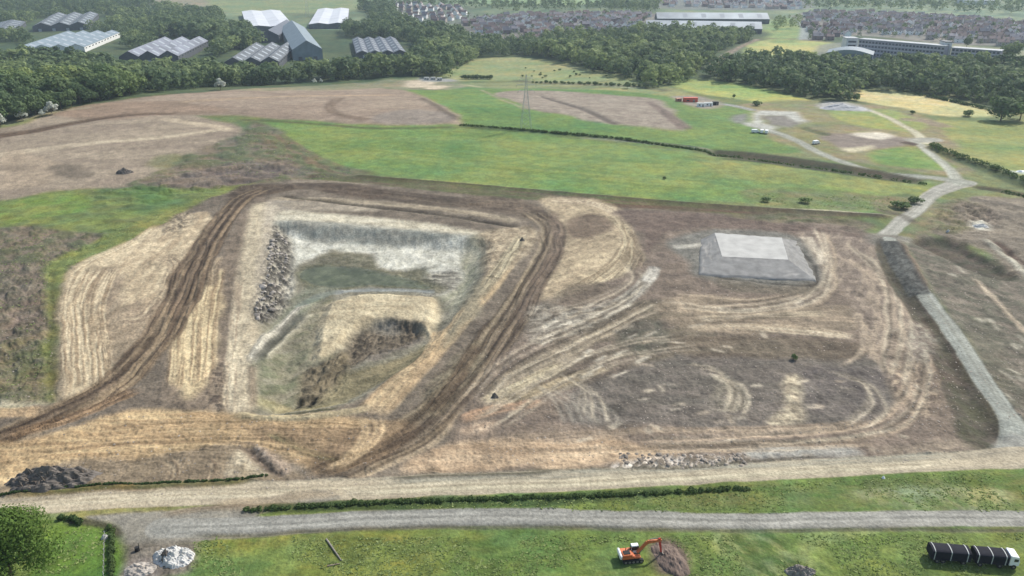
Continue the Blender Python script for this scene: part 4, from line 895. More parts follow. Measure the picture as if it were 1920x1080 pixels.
# four-storey slab blocks
def slab(A, B, depth, floors, fh, name, label):
    a = np.array(at(*A)); b = np.array(at(*B)); L_ = np.linalg.norm(b-a); u = (b-a)/L_; ang = math.atan2(u[1], u[0])
    z = float(macro(*a)); T = thing(name, label, 'building', (a[0], a[1], z), ang); H = floors*fh
    for t in np.linspace(0, 1, 10): keepout.append((*(a+u*L_*t+np.array([-u[1], u[0]])*depth*.5), depth*.7+4))
    MB().box(0, L_, 0, depth, -2, H).build("wall", m_wall_lilac, T)
    MB().box(-.5, L_+.5, -.5, depth+.5, H+.01, H+.9).build("roof", m_sheet_pale, T)
    n = int(L_/3.6)
    for k in range(floors):
        for q in range(n):
            w = MB(); x0 = (q+.18)*L_/n; w.box(x0, x0+L_/n*.62, -.08, .1, k*fh+1.1, k*fh+2.9)
            if k*n+q < 95: w.build("window", m_glass, T)
            else:
                if q == 0 or k*n+q == 95: rest = rest if (k*n+q != 95) else MB()
                rest.box(x0, x0+L_/n*.62, -.08, .1, k*fh+1.1, k*fh+2.9)
    if floors*n > 95: r_o = rest.build("window", m_glass, T); r_o['kind'] = 'stuff'
    for k in range(1, floors): MB().box(0, L_, -.14, 0, k*fh-.2, k*fh+.25).build("floor_band", m_wall_white, T)
    return T
slab((1606,103), (1766,118), 13, 4, 4.2, "school_block", "long four-storey lilac-grey block with rows of windows, left of the pale stair tower")
slab((1779,117), (1870,124), 13, 4, 3.6, "school_block", "shorter lower lilac-grey block right of the pale stair tower")
tw = at(1771, 116); T = thing("stair_tower", "pale stair tower between the two lilac-grey blocks", "tower", (tw[0], tw[1], float(macro(*tw))), -.1)
MB().box(-3.5, 3.5, -1, 14, -1, 20).build("wall", m_wall_white, T); MB().box(-3.8, 3.8, -1.3, 14.3, 20.01, 20.8).build("roof", m_sheet_grey, T)
MB().box(-1, 1, -1.1, -.95, 2, 18).build("window", m_glass, T)
tw = at(1594, 98); T = thing("end_pavilion", "pale pavilion at the left end of the long lilac-grey block", "building", (tw[0], tw[1], float(macro(*tw))), -.1)
MB().box(-6, 7, 0, 18, -1, 15).build("wall", m_wall_white, T); MB().box(-6.4, 7.4, -.4, 18.4, 15.01, 15.8).build("roof", m_sheet_pale, T)
for k in range(3): MB().box(-4, 5, -.1, .1, 2+k*4.4, 4+k*4.4).build("window", m_glass, T)
# sports hall with a curved roof
a = np.array(at(1548, 113)); b = np.array(at(1634, 117)); L_ = np.linalg.norm(b-a); u = (b-a)/L_
T = thing("sports_hall", "low blue-grey hall with a curved roof in front of the long block", "building", (a[0], a[1], float(macro(*a))), math.atan2(u[1], u[0]))
keepout.append((*(a+u*L_*.5), L_*.5+4)); keepout.append((*(a+u*L_*.2), 24)); keepout.append((*(a+u*L_*.8), 24))
MB().box(0, L_, 0, 34, -1, 8).build("wall", mat("wall_slate_blue", (.10,.13,.18), .5), T)
rf = MB(); n = 14; pr = [(L_*(k/n)-.5*(k == 0)+.5*(k == n), 8.01+4.2*math.sin(math.pi*k/n)) for k in range(n+1)]
rf.prism([(x, z) for x, z in pr]+[(L_+.5, 7.95), (-.5, 7.95)], -.6, 34.6); rf.build("roof", m_sheet_blue, T)
MB().box(3, L_*.4, -.1, .1, 1, 4).build("window", m_glass, T); MB().box(L_*.5, L_*.95, -.1, .1, 1, 4).build("window", m_glass, T)

# ------------------------------------------------------------------ houses of the town
m_hw = [mat("render_white", (.80,.79,.76), .8, vary=.15), mat("harling_beige", (.40,.35,.31), .85, vary=.2), mat("brick_mauve", (.22,.165,.16), .85, vary=.2)]
m_hr = [mat("slate", (.095,.095,.115), .7, vary=.3), mat("tiles_brown", (.13,.09,.085), .75, vary=.3), mat("tiles_grey", (.20,.18,.19), .75, vary=.3)]
hwn = ["white rendered", "beige harled", "mauve brick"]; rn_ = ["dark slate", "brown tiled", "grey tiled"]
def house_parts(L_, W_, hw=5.2, hr=3.0):
    a = MB(); x, y = L_/2, W_/2
    a.quadmesh([(-x,-y,-1.5),(x,-y,-1.5),(x,y,-1.5),(-x,y,-1.5),(-x,-y,hw),(x,-y,hw),(x,y,hw),(-x,y,hw),(-x,0,hw+hr),(x,0,hw+hr)],
               [(0,1,5,4),(2,3,7,6),(1,2,6,9,5),(3,0,4,8,7)])
    for sx in (-.5, .5):
        for z0 in (1.0, 3.5): a.box(sx*x-.6, sx*x+.6, -y-.05, -y+.05, z0, z0+1.0, 1)
    r = MB(); e = .3
    for s in (-1, 1):
        r.quadmesh([(-x-e,s*(y+e),hw-.25),(x+e,s*(y+e),hw-.25),(x+e,0,hw+hr+.03),(-x-e,0,hw+hr+.03),(-x-e,s*(y+e),hw-.02),(x+e,s*(y+e),hw-.02),(x+e,0,hw+hr+.28),(-x-e,0,hw+hr+.28)],
                   [(0,1,2,3),(4,5,6,7),(0,1,5,4),(1,2,6,5),(2,3,7,6),(3,0,4,7)])
    c = MB(); c.box(x*.5-.5, x*.5+.5, -.45, .45, hw+hr-.8, hw+hr+1.4)
    return a, r, c
protos = []
for wi in range(3):
    for ri in range(3):
        a, r, c = house_parts(9.5+1.5*((wi+ri) % 3), 8.0)
        t = thing("house", "", "house"); a.build("wall", [m_hw[wi], m_glass], t); ro = r.build("roof", m_hr[ri], t); c.build("chimney", m_hw[(wi+1) % 3], t)
        protos.append((t, wi, ri))
spots = []
def estate(pts, place, sx, sy, rot, h_seed, drop=.22):
    W = np.array([at(u, v) for u, v in pts]); R = random.Random(h_seed); ca, sa = math.cos(rot), math.sin(rot); c0 = W.mean(0)
    ext_ = max(W.max(0)-W.min(0))
    n1, n2 = int(ext_/sx)+2, int(ext_/sy)+2
    for j in range(-n2, n2):
        for i in range(-n1, n1):
            px, py = i*sx+R.uniform(-1.5, 1.5), j*sy+R.uniform(-4, 4)+6*math.sin(i*.35+j)
            x = c0[0]+px*ca-py*sa; y = c0[1]+px*sa+py*ca
            if R.random() < drop or not inside(W, x, y): continue
            if any((x-a)**2+(y-b)**2 < r*r for a, b, r in keepout): continue
            blk = int(i//5)*7+int(j//3)*3
            spots.append((x, y, rot+R.uniform(-.12, .12)+(math.pi/2 if (blk % 4) == 0 else 0), place, R.choice([0,0,0,1,2]) if blk % 3 else R.choice([0,1,2]), R.choice([0,1,2,1])))
estate([(860,42),(960,28),(1225,30),(1212,50),(1195,64),(1050,72),(965,80),(890,62)], "in the estate left of the long warehouses", 14, 30, .1, 1, .3)
estate([(740,8),(860,12),(880,40),(770,46),(735,30)], "in the cluster above the dark ribbed-roof shed", 16, 34, -.3, 2, .35)
estate([(1505,26),(1640,26),(1760,34),(1920,44),(2060,56),(2060,90),(1930,84),(1880,88),(1800,80),(1640,64),(1560,76),(1512,74)], "in the estate behind the long four-storey block", 14, 28, -.25, 3, .3)
estate([(1245,2),(1500,2),(1500,18),(1250,14)], "in the far estate beyond the two long warehouses", 17, 40, .2, 4, .3)
spots.sort(key=lambda s: s[1])
hv, hf, hm, off = [], [], [], 0
for k, (x, y, rz, place, wi, ri) in enumerate(spots):
    if k < 290:
        lab = f"{hwn[wi]} house, {rn_[ri]} roof, {place}"
        dup(protos[wi*3+ri][0], (x, y, float(macro(x, y))), rz, (1,1,1+rng.uniform(-.1,.15)), lab, "houses "+place)
for t, wi, ri in protos:
    for c in list(t.children): bpy.data.objects.remove(c)
    bpy.data.objects.remove(t)
rest = MB()
for (x, y, rz, place, wi, ri) in spots[290:]:
    a, r, c = house_parts(10.5, 8); M = Matrix.Translation((x, y, float(macro(x, y)))) @ Matrix.Rotation(rz, 4, 'Z')
    for part, mi in ((a, wi), (r, 3+ri), (c, (wi+1) % 3)):
        rest.quadmesh([M @ Vector(v) for v in part.v], part.f, mi)
if rest.v:
    me = bpy.data.meshes.new("distant_houses"); me.from_pydata(rest.v, [], rest.f); 
    for m in m_hw+m_hr: me.materials.append(m)
    me.polygons.foreach_set("material_index", rest.m); me.update()
    o = bpy.data.objects.new("distant_houses", me); C.objects.link(o); o['kind'] = 'stuff'; o['label'] = "mass of small far-off houses of the town"; o['category'] = "houses"
print("houses", len(spots))
# ------------------------------------------------------------------ lattice pylons
m_steel = mat("galvanised_steel", (.42,.43,.43), .5, metal=.3)
def pylon(u, v, H, label, wb=3.4, rz=.15, th=.09):
    p = gp(u, v); T = thing("electricity_pylon", label, "pylon", p, rz)
    def wd(z): return wb*(1-.78*min(1, z/(H*.72))) if z < H*.72 else wb*.22*(1-.6*(z-H*.72)/(H*.28))
    b = MB(); lv = [0]; z = 0
    while z < H*.97: z += max(1.6, wd(z)*1.25); lv.append(min(z, H))
    cr = lambda z: [(sx*wd(z), sy*wd(z), z-(.8 if z == 0 else 0)) for sx, sy in ((-1,-1),(1,-1),(1,1),(-1,1))]
    leg = MB()
    for z0, z1 in zip(lv, lv[1:]):
        A, B = cr(z0), cr(z1)
        for k in range(4):
            leg.tube(A[k], B[k], th, th, 4); b.tube(A[k], B[(k+1) % 4], th*.55, n=3); b.tube(A[(k+1) % 4], B[k], th*.55, n=3)
    leg.build("leg_frame", m_steel, T); b.build("bracing", m_steel, T)
    for zf, hw_ in ((.70, 5.2), (.81, 6.4), (.92, 4.4)):
        z = H*zf; a = MB()
        for s in (-1, 1):
            for sy in (-1, 1):
                a.tube((s*wd(z), sy*wd(z), z), (s*hw_, 0, z+.2), th*.8, n=4); a.tube((s*wd(z+1.3), sy*wd(z), z+1.4), (s*hw_, 0, z+.2), th*.6, n=4)
            for t in (.35, .65): a.tube((s*(wd(z)+(hw_-wd(z))*t), 0, z+.1), (s*(wd(z)+(hw_-wd(z))*(t-.2)), 0, z+1.2*(1-t)), th*.5, n=3)
        ca_ = a.build("cross_arm", m_steel, T); i_ = MB()
        for s in (-1, 1):
            for q in range(6): i_.tube((s*hw_, 0, z-.25*q), (s*hw_, 0, z-.25*q-.12), .16, .12, 6)
        i_.build("insulator", mat("insulator_glass", (.16,.2,.18), .2), ca_)
    return T
pylon(986, 240, 34, "grey lattice pylon standing in the green meadow at centre")
pylon(577, 32, 44, "far lattice pylon behind the white-roofed warehouses", wb=4)
# ------------------------------------------------------------------ woods
WL = "in the wooded belt behind the left-hand mound"; WC = "in the wood at the centre, below the town"; WR = "in the wood in front of the long four-storey block"; WF = "among the far fields near the top of the photo"
wood([(-300,258),(-60,246),(40,228),(120,206),(220,184),(400,164),(560,156),(700,147),(770,142),(840,146),(856,128),(880,112),(860,98),(800,96),(764,104),(770,130),(690,134),(640,134),(610,142),(540,152),(430,150),(390,138),(330,146),(240,136),(160,120),(60,114),(-300,122)], 8.2, 16, WL, 'm')
wood([(-300,124),(-300,108),(60,100),(160,106),(240,118),(330,130),(392,118),(430,134),(540,134),(610,124),(640,114),(690,122),(764,118),(764,128),(690,132),(640,132),(610,140),(540,150),(430,148),(390,136),(330,144),(240,134),(160,118),(60,112)], 8, 6, WL, 'l')
wood([(-300,84),(-10,80),(60,84),(40,66),(56,58),(70,52),(160,60),(230,66),(232,92),(270,96),(300,66),(390,80),(400,112),(450,96),(480,92),(540,78),(500,84),(470,60),(440,36),(420,30),(300,14),(270,22),(180,28),(60,30),(-300,30)], 9.5, 14, WL, 'm')
wood([(-300,28),(-300,2),(120,6),(270,0),(290,12),(200,22),(60,24)], 12, 15, WF, 'd')
wood([(286,76),(310,40),(400,30),(440,40),(470,66),(500,80),(490,92),(440,92),(410,104),(396,84),(330,70)], 8.5, 19, WL, 'd')
wood([(650,70),(646,30),(690,14),(734,18),(750,44),(790,60),(860,72),(880,90),(860,100),(760,88),(740,76),(680,74)], 8.5, 18, WL, 'd')
wood([(830,90),(900,80),(960,86),(1060,76),(1160,68),(1220,62),(1420,64),(1400,78),(1350,96),(1330,116),(1325,130),(1240,150),(1200,154),(1120,136),(1040,112),(980,104),(900,106),(880,120)], 8.8, 15, WC, 'm')
wood([(1200,146),(1250,130),(1300,128),(1310,146),(1260,160),(1210,164)], 9, 14, WC, 'l')
wood([(1345,136),(1370,124),(1400,118),(1560,126),(1700,128),(1800,130),(1930,136),(2300,140),(2300,220),(1930,206),(1840,196),(1740,180),(1620,166),(1600,184),(1560,190),(1500,180),(1440,166),(1330,150)], 8.6, 15, WR, 'd')
wood([(1400,118),(1560,122),(1700,122),(1930,132),(2300,140),(2300,128),(1930,122),(1760,120),(1560,118)], 10, 11, WR, 'l')
wood([(730,2),(900,6),(1230,14),(1240,22),(960,22),(860,14),(740,10)], 17, 13, WF, 'd')
wood([(1120,0),(1240,0),(1230,24),(1130,18)], 15, 14, WF, 'm')
wood([(1500,-6),(2300,-6),(2300,40),(1930,30),(1700,20),(1510,18)], 22, 14, WF, 'm')
wood([(880,-14),(2300,-14),(2300,-4),(900,-4)], 20, 14, WF, 'd')
wood([(1450,36),(1500,30),(1506,48),(1470,60),(1440,66)], 15, 9, WC, 'l')
wood([(860,30),(1220,28),(1210,64),(1050,72),(900,70)], 19, 7, "between the houses left of the two long warehouses", 'd')
wood([(1505,26),(1760,34),(2060,56),(2060,96),(1880,90),(1640,66),(1512,74)], 19, 8, "between the houses of the right-hand estate", 'd')
allt = []
R = random.Random(5)
for W, sp, h, place, kind in woods:
    sp *= 1.22; h *= 1.08
    a, b = W.min(0), W.max(0); ny = int((b[1]-a[1])/sp)+1; nx = int((b[0]-a[0])/sp)+1
    for j in range(ny):
        for i in range(nx):
            x = a[0]+(i+.5*(j % 2)+R.uniform(-.42, .42))*sp; y = a[1]+(j+R.uniform(-.42, .42))*sp
            if abs(x) > y*.86+60 or not inside(W, x, y): continue
            if any((x-p)**2+(y-q)**2 < (r+3)**2 for p, q, r in keepout): continue
            nz_ = float(fbm(np.array([x/45]), np.array([y/45]), 9, 3)[0])
            hh = h*R.uniform(.62, 1.22)*(.72+.56*nz_)
            kk = kind
            if kind == 'm': kk = 'l' if nz_ > .60 and R.random() < .6 else ('d' if nz_ < .44 or R.random() < .25 else 'm')
            if kind == 'd' and R.random() < .18: kk = 'm'
            allt.append((x, y, hh, place, kk, hh*sp/14))
print("trees", len(allt))
allt.sort(key=lambda t: t[1]-t[2]*6)
lmk = {'d': L_dark, 'm': L_mid, 'l': L_light}; nmk = {'d': "dark green", 'm': "mid green", 'l': "yellow-green"}
tp = {k: [make_tree("broadleaf_tree", "", "tree", 15, 14.5, lmk[k], 20+q+{'d':0,'m':10,'l':20}[k], count=900, size=.60, clumps=6+q) for q in range(4)] for k in 'dml'}
for k, (x, y, h, place, kd, w) in enumerate(allt[:285]):
    s = h/15*1.0; dup(R.choice(tp[kd]), (x, y, float(macro(x, y))), R.uniform(0, 6.28), (s*R.uniform(.95, 1.3), s*R.uniform(.95, 1.3), s), f"{nmk[kd]} broadleaf tree {place}", nmk[kd]+" trees "+place)
# the rest of the woods: one mass of low crowns, each with its own leaves
Rn = np.random.default_rng(11); protoc = []
for q in range(8):
    cs, rs_ = crown_clumps(Rn, 1.0, 1.05, 4, .2); protoc.append(leaf_cloud(cs, rs_, 170, .066, Rn, up=.5))
VV, FF, AA, o_ = [], [], [], 0
for (x, y, h, place, kd, w) in allt[285:]:
    v, f = protoc[R.randrange(8)]; n_use = 150 if y < 1000 else 90
    a = R.uniform(0, 6.28); ca, sa = math.cos(a), math.sin(a); s = h*R.uniform(.95, 1.15); v = v[:n_use*4]; f = f[:n_use]
    grow = 1 if n_use == 150 else 1.0
    vv = np.column_stack([(v[:, 0]*ca-v[:, 1]*sa)*s+x, (v[:, 0]*sa+v[:, 1]*ca)*s+y, v[:, 2]*h+float(macro(x, y))-.3])
    VV.append(vv); FF.append(f+o_); o_ += len(vv); AA.append(np.full(len(vv), {'d':.12,'m':.5,'l':.95}[kd]+R.uniform(-.25,.25)))
o = bpy.data.objects.new("woodland", mesh_np("woodland", np.vstack(VV), np.vstack(FF), [L_wood], attr=np.concatenate(AA))); C.objects.link(o)
o['kind'] = 'stuff'; o['label'] = "mass of broadleaf woodland beyond the site"; o['category'] = "woodland"
# single trees and bushes one can point to
bush_l = make_tree("bush", "", "bush", 3, 4, L_dark, 61, count=260, size=.30, clumps=6)
bush_m = make_tree("bush", "", "bush", 3, 4, L_mid, 62, count=260, size=.30, clumps=6)
def single(proto, u, v, s, label, wide=1.0, name=None, cat=None, group=None):
    p = gp(u, v); o = dup(proto, p, R.uniform(0, 6), (s*wide, s*wide, s), label, group)
    if name: o.name = name
    if cat: o['category'] = cat
    return o
single(tp['m'][0], 1876, 226, 1.15, "largest lone spreading tree at the right edge of the dry field", 1.5)
single(tp['d'][1], 1912, 226, 1.05, "dark tree right of the lone spreading tree, at the photo's right edge", 1.3)
single(tp['d'][2], 1176, 166, .40, "small dark round tree at the foot of the pale olive field", 1.2)
single(tp['d'][3], 1896, 118, 1.5, "tall dark tree beside the right end of the lower lilac block", 1.1)
single(tp['d'][0], 1812, 88, .8, "dark tree standing behind the lower lilac block", 1.2)
single(bush_l, 1588, 188, 1.6, "dark round bush beside the grey stone heap, left one of two")
single(bush_l, 1606, 188, 1.8, "dark round bush beside the grey stone heap, right one of two")
single(bush_l, 1818, 218, 1.5, "dark bush in the dry field, left of the lone spreading tree", 1.4)
single(bush_m, 1710, 214, .9, "small bush above the sandy lane at right")
single(bush_m, 1376, 184, 1.0, "thin upright bush in the yellow-green strip", .6)
single(bush_l, 1416, 198, 1.2, "low bush at the edge of the yellow-green strip", 1.6)
single(bush_m, 1430, 108, 2.2, "lone bush in front of the yellow playing field", 1.3)
single(bush_l, 1246, 336, .5, "tiny dark bush in the green meadow")
single(bush_l, 1487, 676, .55, "small dark bush alone in the churned pan of soil")
single(bush_l, 1690, 392, 1.1, "dark bush at the right end of the meadow, lower one", 1.8)
single(bush_l, 1712, 380, 1.0, "dark bush at the right end of the meadow, upper one", 1.6)
single(bush_m, 1510, 380, .8, "bush on the rough strip below the meadow", 1.8)
single(bush_m, 1436, 378, .7, "pale bush on the rough strip below the meadow", 1.6)
for k in range(26):
    u_ = 1000+k*8.5+R.uniform(-3, 3); single(bush_l if k % 3 else bush_m, u_, 156+(u_-1000)*.035, R.uniform(.6, 1.1), "small scrubby bush in the row under the pale olive field", 1.2, group="bushes under the pale olive field")
for k in range(8):
    single(bush_l, 872+k*7, 148, R.uniform(1.1, 1.5), "dark bush in the short thick row left of the pale olive field", 1.3, group="bushes left of the pale olive field")
for k in range(16):
    u_ = R.uniform(960, 1140); single(bush_m, u_, R.uniform(128, 148), R.uniform(.4, .8), "tiny scattered bush in the pale olive field", 1.2, group="bushes in the pale olive field")
for (u_, v_, s_) in ((20,222,.7),(42,214,.8),(80,206,.5),(96,204,.9),(412,170,.6)):
    pass
m_bloom = leafmat("white_blossom", (.42,.44,.38), (.60,.62,.54))
bl = make_tree("flowering_shrub", "", "shrub", 5, 4, m_bloom, 71, count=260, size=.32, clumps=6)
for (u_, v_, s_, lb) in ((2,238,1.0,"cut by the photo's left edge"),(42,228,1.0,"second from the left edge"),(80,221,.6,"smallest of those in the row"),(98,217,1.1,"brightest and rightmost of the row"),(414,171,1.2,"alone further right, at the wood's edge"),(590,159,.6,"left one of the pair above the brown plateau"),(602,158,.55,"right one of the pair above the brown plateau")):
    single(bl, u_, v_-2, s_*1.7, "white-blossomed shrub, "+lb)
# hedges and overgrown banks: leaves along a line
def hedge(pts, w, h, den, label, lm=L_hedge, size=.22, name="hedge", seed=0, gap=0.0, cat="hedge"):
    den *= .7; W = np.array([gp(u, v) for u, v in pts]); Q = spline(W[:, :2], 8); R_ = np.random.default_rng(900+seed); P_ = []; Rr = []
    tot = 0
    for a, b in zip(Q[:-1], Q[1:]):
        n = max(1, int(np.linalg.norm(b-a)/(w*.5)))
        for k in range(n):
            if R_.random() < gap: continue
            c = a+(b-a)*(k+R_.random())/n+R_.normal(scale=w*.22, size=2); r = w*(.45+.45*R_.random()**1.5); P_.append((c[0], c[1], hz(c[0], c[1])+h*.35*(.7+.6*R_.random()))); Rr.append(r)
    v, f = leaf_cloud(P_, Rr, int(den*len(P_)), size, R_, flat=min(1.2, h*.62/w))
    p0 = Vector(P_[0]); v = v-np.array(p0)
    o = bpy.data.objects.new(name, mesh_np(name, v, f, [lm])); C.objects.link(o); o.location = p0; tag(o, label, cat); return o
hedge([(455,958),(560,952),(700,944),(860,938),(1000,934),(1150,929),(1300,922),(1400,916)], .95, .85, 60, "long dark hedge between the two gravel roads", seed=1, size=.17, gap=.03)
hedge([(0,930),(150,914),(300,908),(440,902),(500,893)], .5, .6, 40, "low scrubby hedge on the far side of the sandy road at left", seed=2, size=.14, gap=.1)
hedge([(206,990),(211,1020),(209,1052),(212,1090)], .8, 1.4, 90, "scruffy dark hedge between the small green plot and the stony yard", seed=3, size=.16)
hedge([(112,974),(140,976),(152,984)], .8, 1.2, 90, "dark brambles at the top corner of the small green plot", seed=9, size=.16, name="brambles", cat="bramble")
hedge([(862,236),(960,244),(1100,256),(1200,267),(1340,286)], 1.5, 1.4, 26, "thin dark hedge across the meadows below the pylon", seed=4, size=.35, gap=.05)
hedge([(1742,276),(1800,300),(1860,320),(1940,352),(2060,392)], 3.0, 2.6, 46, "broad hedge running down to the right edge of the photo", seed=5, size=.4)
hedge([(1345,290),(1420,298),(1500,310),(1620,328),(1735,346)], 2.2, 1.6, 24, "overgrown ditch scrub along the far side of the meadow", seed=6, size=.35, name="ditch_scrub", gap=.15, cat="scrub")
hedge([(1720,178),(1780,190),(1850,206)], 3, 3, 40, "hedge between the dry field and the right-hand wood", seed=7, size=.5)
hedge([(1880,360),(1960,376),(2040,392)], 2.5, 2, 34, "lower hedge at the right edge below the lane junction", seed=8, size=.35)
# tree of the lower left corner
ft = make_tree("broadleaf_tree", "bright green leafy tree in the bottom left corner", "tree", 17, 15.5, L_near, 81, count=21000, size=.18, clumps=30)
p = gp(26, 1094); ft.location = p
for t in [q for k in 'dml' for q in tp[k]]+[bush_l, bush_m, bl]:
    for c in list(t.children): bpy.data.objects.remove(c)
    bpy.data.objects.remove(t)
# ------------------------------------------------------------------ machines and heaps
m_org = mat("orange_paint", (.52,.14,.045), .55, noise=.1, spec=.5); m_red = mat("red_paint", (.50,.06,.04), .5)
m_blk = mat("black_sheeting", (.010,.011,.018), .8, noise=.2, spec=.15); m_rub = mat("rubber", (.02,.02,.02), .8); m_wht = mat("white_paint", (.78,.79,.78), .35, noise=.04)
m_gls = mat("cab_glass", (.02,.025,.03), .1, spec=.7); m_mtl = mat("worn_metal", (.22,.20,.18), .5, metal=.4, noise=.25); m_pal = mat("pale_webbing", (.42,.44,.42), .6)
m_soil = mat("dug_soil", (.135,.10,.08), .95, noise=.35, scale=.9); m_rock = mat("rock", (.25,.225,.195), .9, noise=.3, scale=.8, vary=.35); m_drk = mat("dark_rubble", (.12,.105,.09), .95, noise=.4, scale=.9)
m_tarp = mat("white_sheet", (.46,.455,.43), .6, noise=.1, scale=.6); m_stick = mat("dead_wood", (.24,.19,.14), .9, noise=.3)
T = thing("excavator", "orange tracked excavator digging at the brown soil heap on the grass", "excavator", gp(1184, 1047), math.radians(8))
for s in (-1, 1):
    tr = MB(); n = 10; pr = [(1.7+.42*math.sin(math.pi*k/n), .45-.42*math.cos(math.pi*k/n)) for k in range(n+1)]+[(-1.7-.42*math.sin(math.pi*k/n), .45+.42*math.cos(math.pi*k/n)) for k in range(n+1)]
    tr.prism(pr, s*1.25-.28, s*1.25+.28); t_ = tr.build("track", m_rub, T)
    w = MB()
    for x in (-1.6, -.8, 0, .8, 1.6): w.tube((x, s*1.25-.3, .42), (x, s*1.25+.3, .42), .26, n=12)
    w.build("track_roller", m_mtl, t_)
MB().box(-1.2, 1.2, -1, 1, .45, .85).box(-.5, .5, -.5, .5, .85, 1.05).build("undercarriage", m_mtl, T)
sl = math.radians(12)
H = bpy.data.objects.new("upper_body", None)
b = MB(); b.box(-2.3, .2, -1.35, 1.35, 1.05, 1.75); b.box(-2.2, -.2, -1.3, .1, 1.75, 2.1); b.box(.2, 1.5, -1.35, -.35, 1.05, 1.4)
body = b.build("body", m_org, T, bevel=.08)
MB().box(-2.75, -2.3, -1.35, 1.35, 1.1, 2.0).build("counterweight", m_wht, T, bevel=.12)
c = MB(); c.box(-.1, 1.5, .3, 1.3, 1.06, 2.85, taper=.08); cb = c.build("cab", m_wht, T, bevel=.05)
MB().box(.0, 1.42, .27, 1.33, 1.75, 2.6).build("window", m_gls, cb); MB().box(-.15, 1.56, .42, 1.18, 1.8, 2.6).build("windscreen", m_gls, cb)
MB().box(-1.9, -.6, -1.0, .0, 2.1, 2.25).build("engine_vent", m_rub, body); MB().tube((-1.2, .4, 1.7), (-1.2, .4, 2.5), .08).build("exhaust", m_rub, body)
bm_ = MB()
P0, P1, P2 = Vector((1.0, -.15, 1.6)), Vector((3.0, -.15, 4.0)), Vector((5.9, -.15, 4.1))
def beam(b, p, q, w0, w1, y):
    p = Vector(p); q = Vector(q); d = (q-p).normalized(); nrm = Vector((-d.z, 0, d.x))
    vs = []
    for pt, w in ((p, w0), (q, w1)):
        for s1 in (-1, 1):
            for s2 in (-1, 1): vs.append(pt+nrm*s1*w+Vector((0, s2*y, 0)))
    b.quadmesh(vs, [(0,1,3,2),(4,6,7,5),(0,4,5,1),(2,3,7,6),(0,2,6,4),(1,5,7,3)])
beam(bm_, P0, P1, .26, .38, .17); beam(bm_, P1, P2, .38, .22, .17); bm_.build("boom", m_org, T, bevel=.03)
s_ = MB(); beam(s_, P2+Vector((-.5, 0, .55)), P2+Vector((.15, 0, -3.0)), .27, .16, .14); s_.build("dipper_arm", m_red, T, bevel=.03)
for a, q in ((Vector((1.5,-.15,1.4)), Vector((3.0,-.15,3.5))), (Vector((3.4,-.15,4.6)), P2+Vector((-.5,0,.7)))):
    h_ = MB(); h_.tube(a, a+(q-a)*.6, .1, n=8); h_.tube(a+(q-a)*.55, q, .055, n=8); h_.build("hydraulic_ram", m_mtl, T)
bk = MB(); bx = P2.x+.1; bz = P2.z-3.4
prof = [(bx+.15, bz+.5), (bx+.55, bz+.1), (bx+.5, bz-.45), (bx+.05, bz-.75), (bx-.55, bz-.65), (bx-.5, bz-.55), (bx, bz-.6), (bx+.38, bz-.36), (bx+.42, bz+.05), (bx+.1, bz+.35)]
bk.prism(prof, -.75, .45); bk.build("bucket", m_mtl, T)
tee = MB()
for q in range(5): tee.box(bx-.75, bx-.5, -.7+q*.26, -.62+q*.26, bz-.68, bz-.56)
tee.build("bucket_teeth", m_mtl, T)
# heaps
def lump(name, label, cat, u, v, rx, ry, h, m, seed, rot=0.0, rough=.28, sub=28, dz=0, group=None, sharp=1.3, child=None):
    p = gp(u, v, dz); R_ = np.random.default_rng(seed); vs, fs = [], []
    n = sub
    for j in range(n+1):
        for i in range(n+1):
            a = (i/n*2-1); b_ = (j/n*2-1); r = math.hypot(a, b_)
            e = max(0, 1-r**sharp) if r < 1 else 0
            nz_ = float(fbm(np.array([a*2.5+seed]), np.array([b_*2.5]), seed, 4)[0])-.5
            nz2 = float(fbm(np.array([a*7+seed]), np.array([b_*7]), seed+5, 3)[0])-.5
            z = h*(e*(1+nz_*1.2)+nz2*rough*min(1, e*4))-.25*(1-min(1, e*6))
            vs.append((a*rx*(1+.25*nz_), b_*ry*(1+.25*nz_), z))
    for j in range(n):
        for i in range(n): q = j*(n+1)+i; fs.append((q, q+1, q+n+2, q+n+1))
    b_ = MB().quadmesh(vs, fs)
    if child is not None: o = thing(name, label, cat, p, rot, group); b_.build(child, m, o); return o
    o = b_.build(name, m); o.location = p; o.rotation_euler = (0, 0, rot); tag(o, label, cat, group); return o
lump("soil_heap", "long brown heap of dug soil beside the orange excavator", "soil heap", 1256, 1048, 3.2, 5.4, 1.4, m_soil, 3, rot=.35)
t = lump("brush_heap", "dark tangled heap of roots and rubble by the sandy road at left", "debris heap", 96, 902, 10.5, 4.6, 3.0, m_drk, 5, rot=.12, rough=.9, sub=40, child="mound")
for g_ in range(3):
    st = MB()
    for _ in range(80):
        a, r = rng.uniform(0, 6.28), rng.random()**.5; x, y = 9*r*math.cos(a), 3.6*r*math.sin(a); z = 2.6*(1-r**1.3)+.1
        d = Vector((rng.gauss(0,1), rng.gauss(0,1), abs(rng.gauss(0,.6)))).normalized()*rng.uniform(.6, 1.9); st.tube((x,y,z-.3), Vector((x,y,z))+d, rng.uniform(.04,.14), .03, 4)
    st.build("branches", [m_stick, m_rock, m_pal][g_] if g_ < 2 else m_stick, t)['kind'] = 'stuff'
t = lump("sheeted_heap", "heap under crumpled white sheeting on the stony yard, beside the grass", "covered heap", 326, 1047, 4.6, 3.2, 1.7, m_tarp, 8, rot=-.2, rough=1.0, sub=40, child="sheet")
lump("soil_spill", "", "soil heap", 312, 1050, 1.6, 1.6, 1.9, m_drk, 9, rot=.8, rough=.8); so_ = bpy.data.objects["soil_spill"]; so_['label'] = "dark soil showing between the folds of white sheeting"
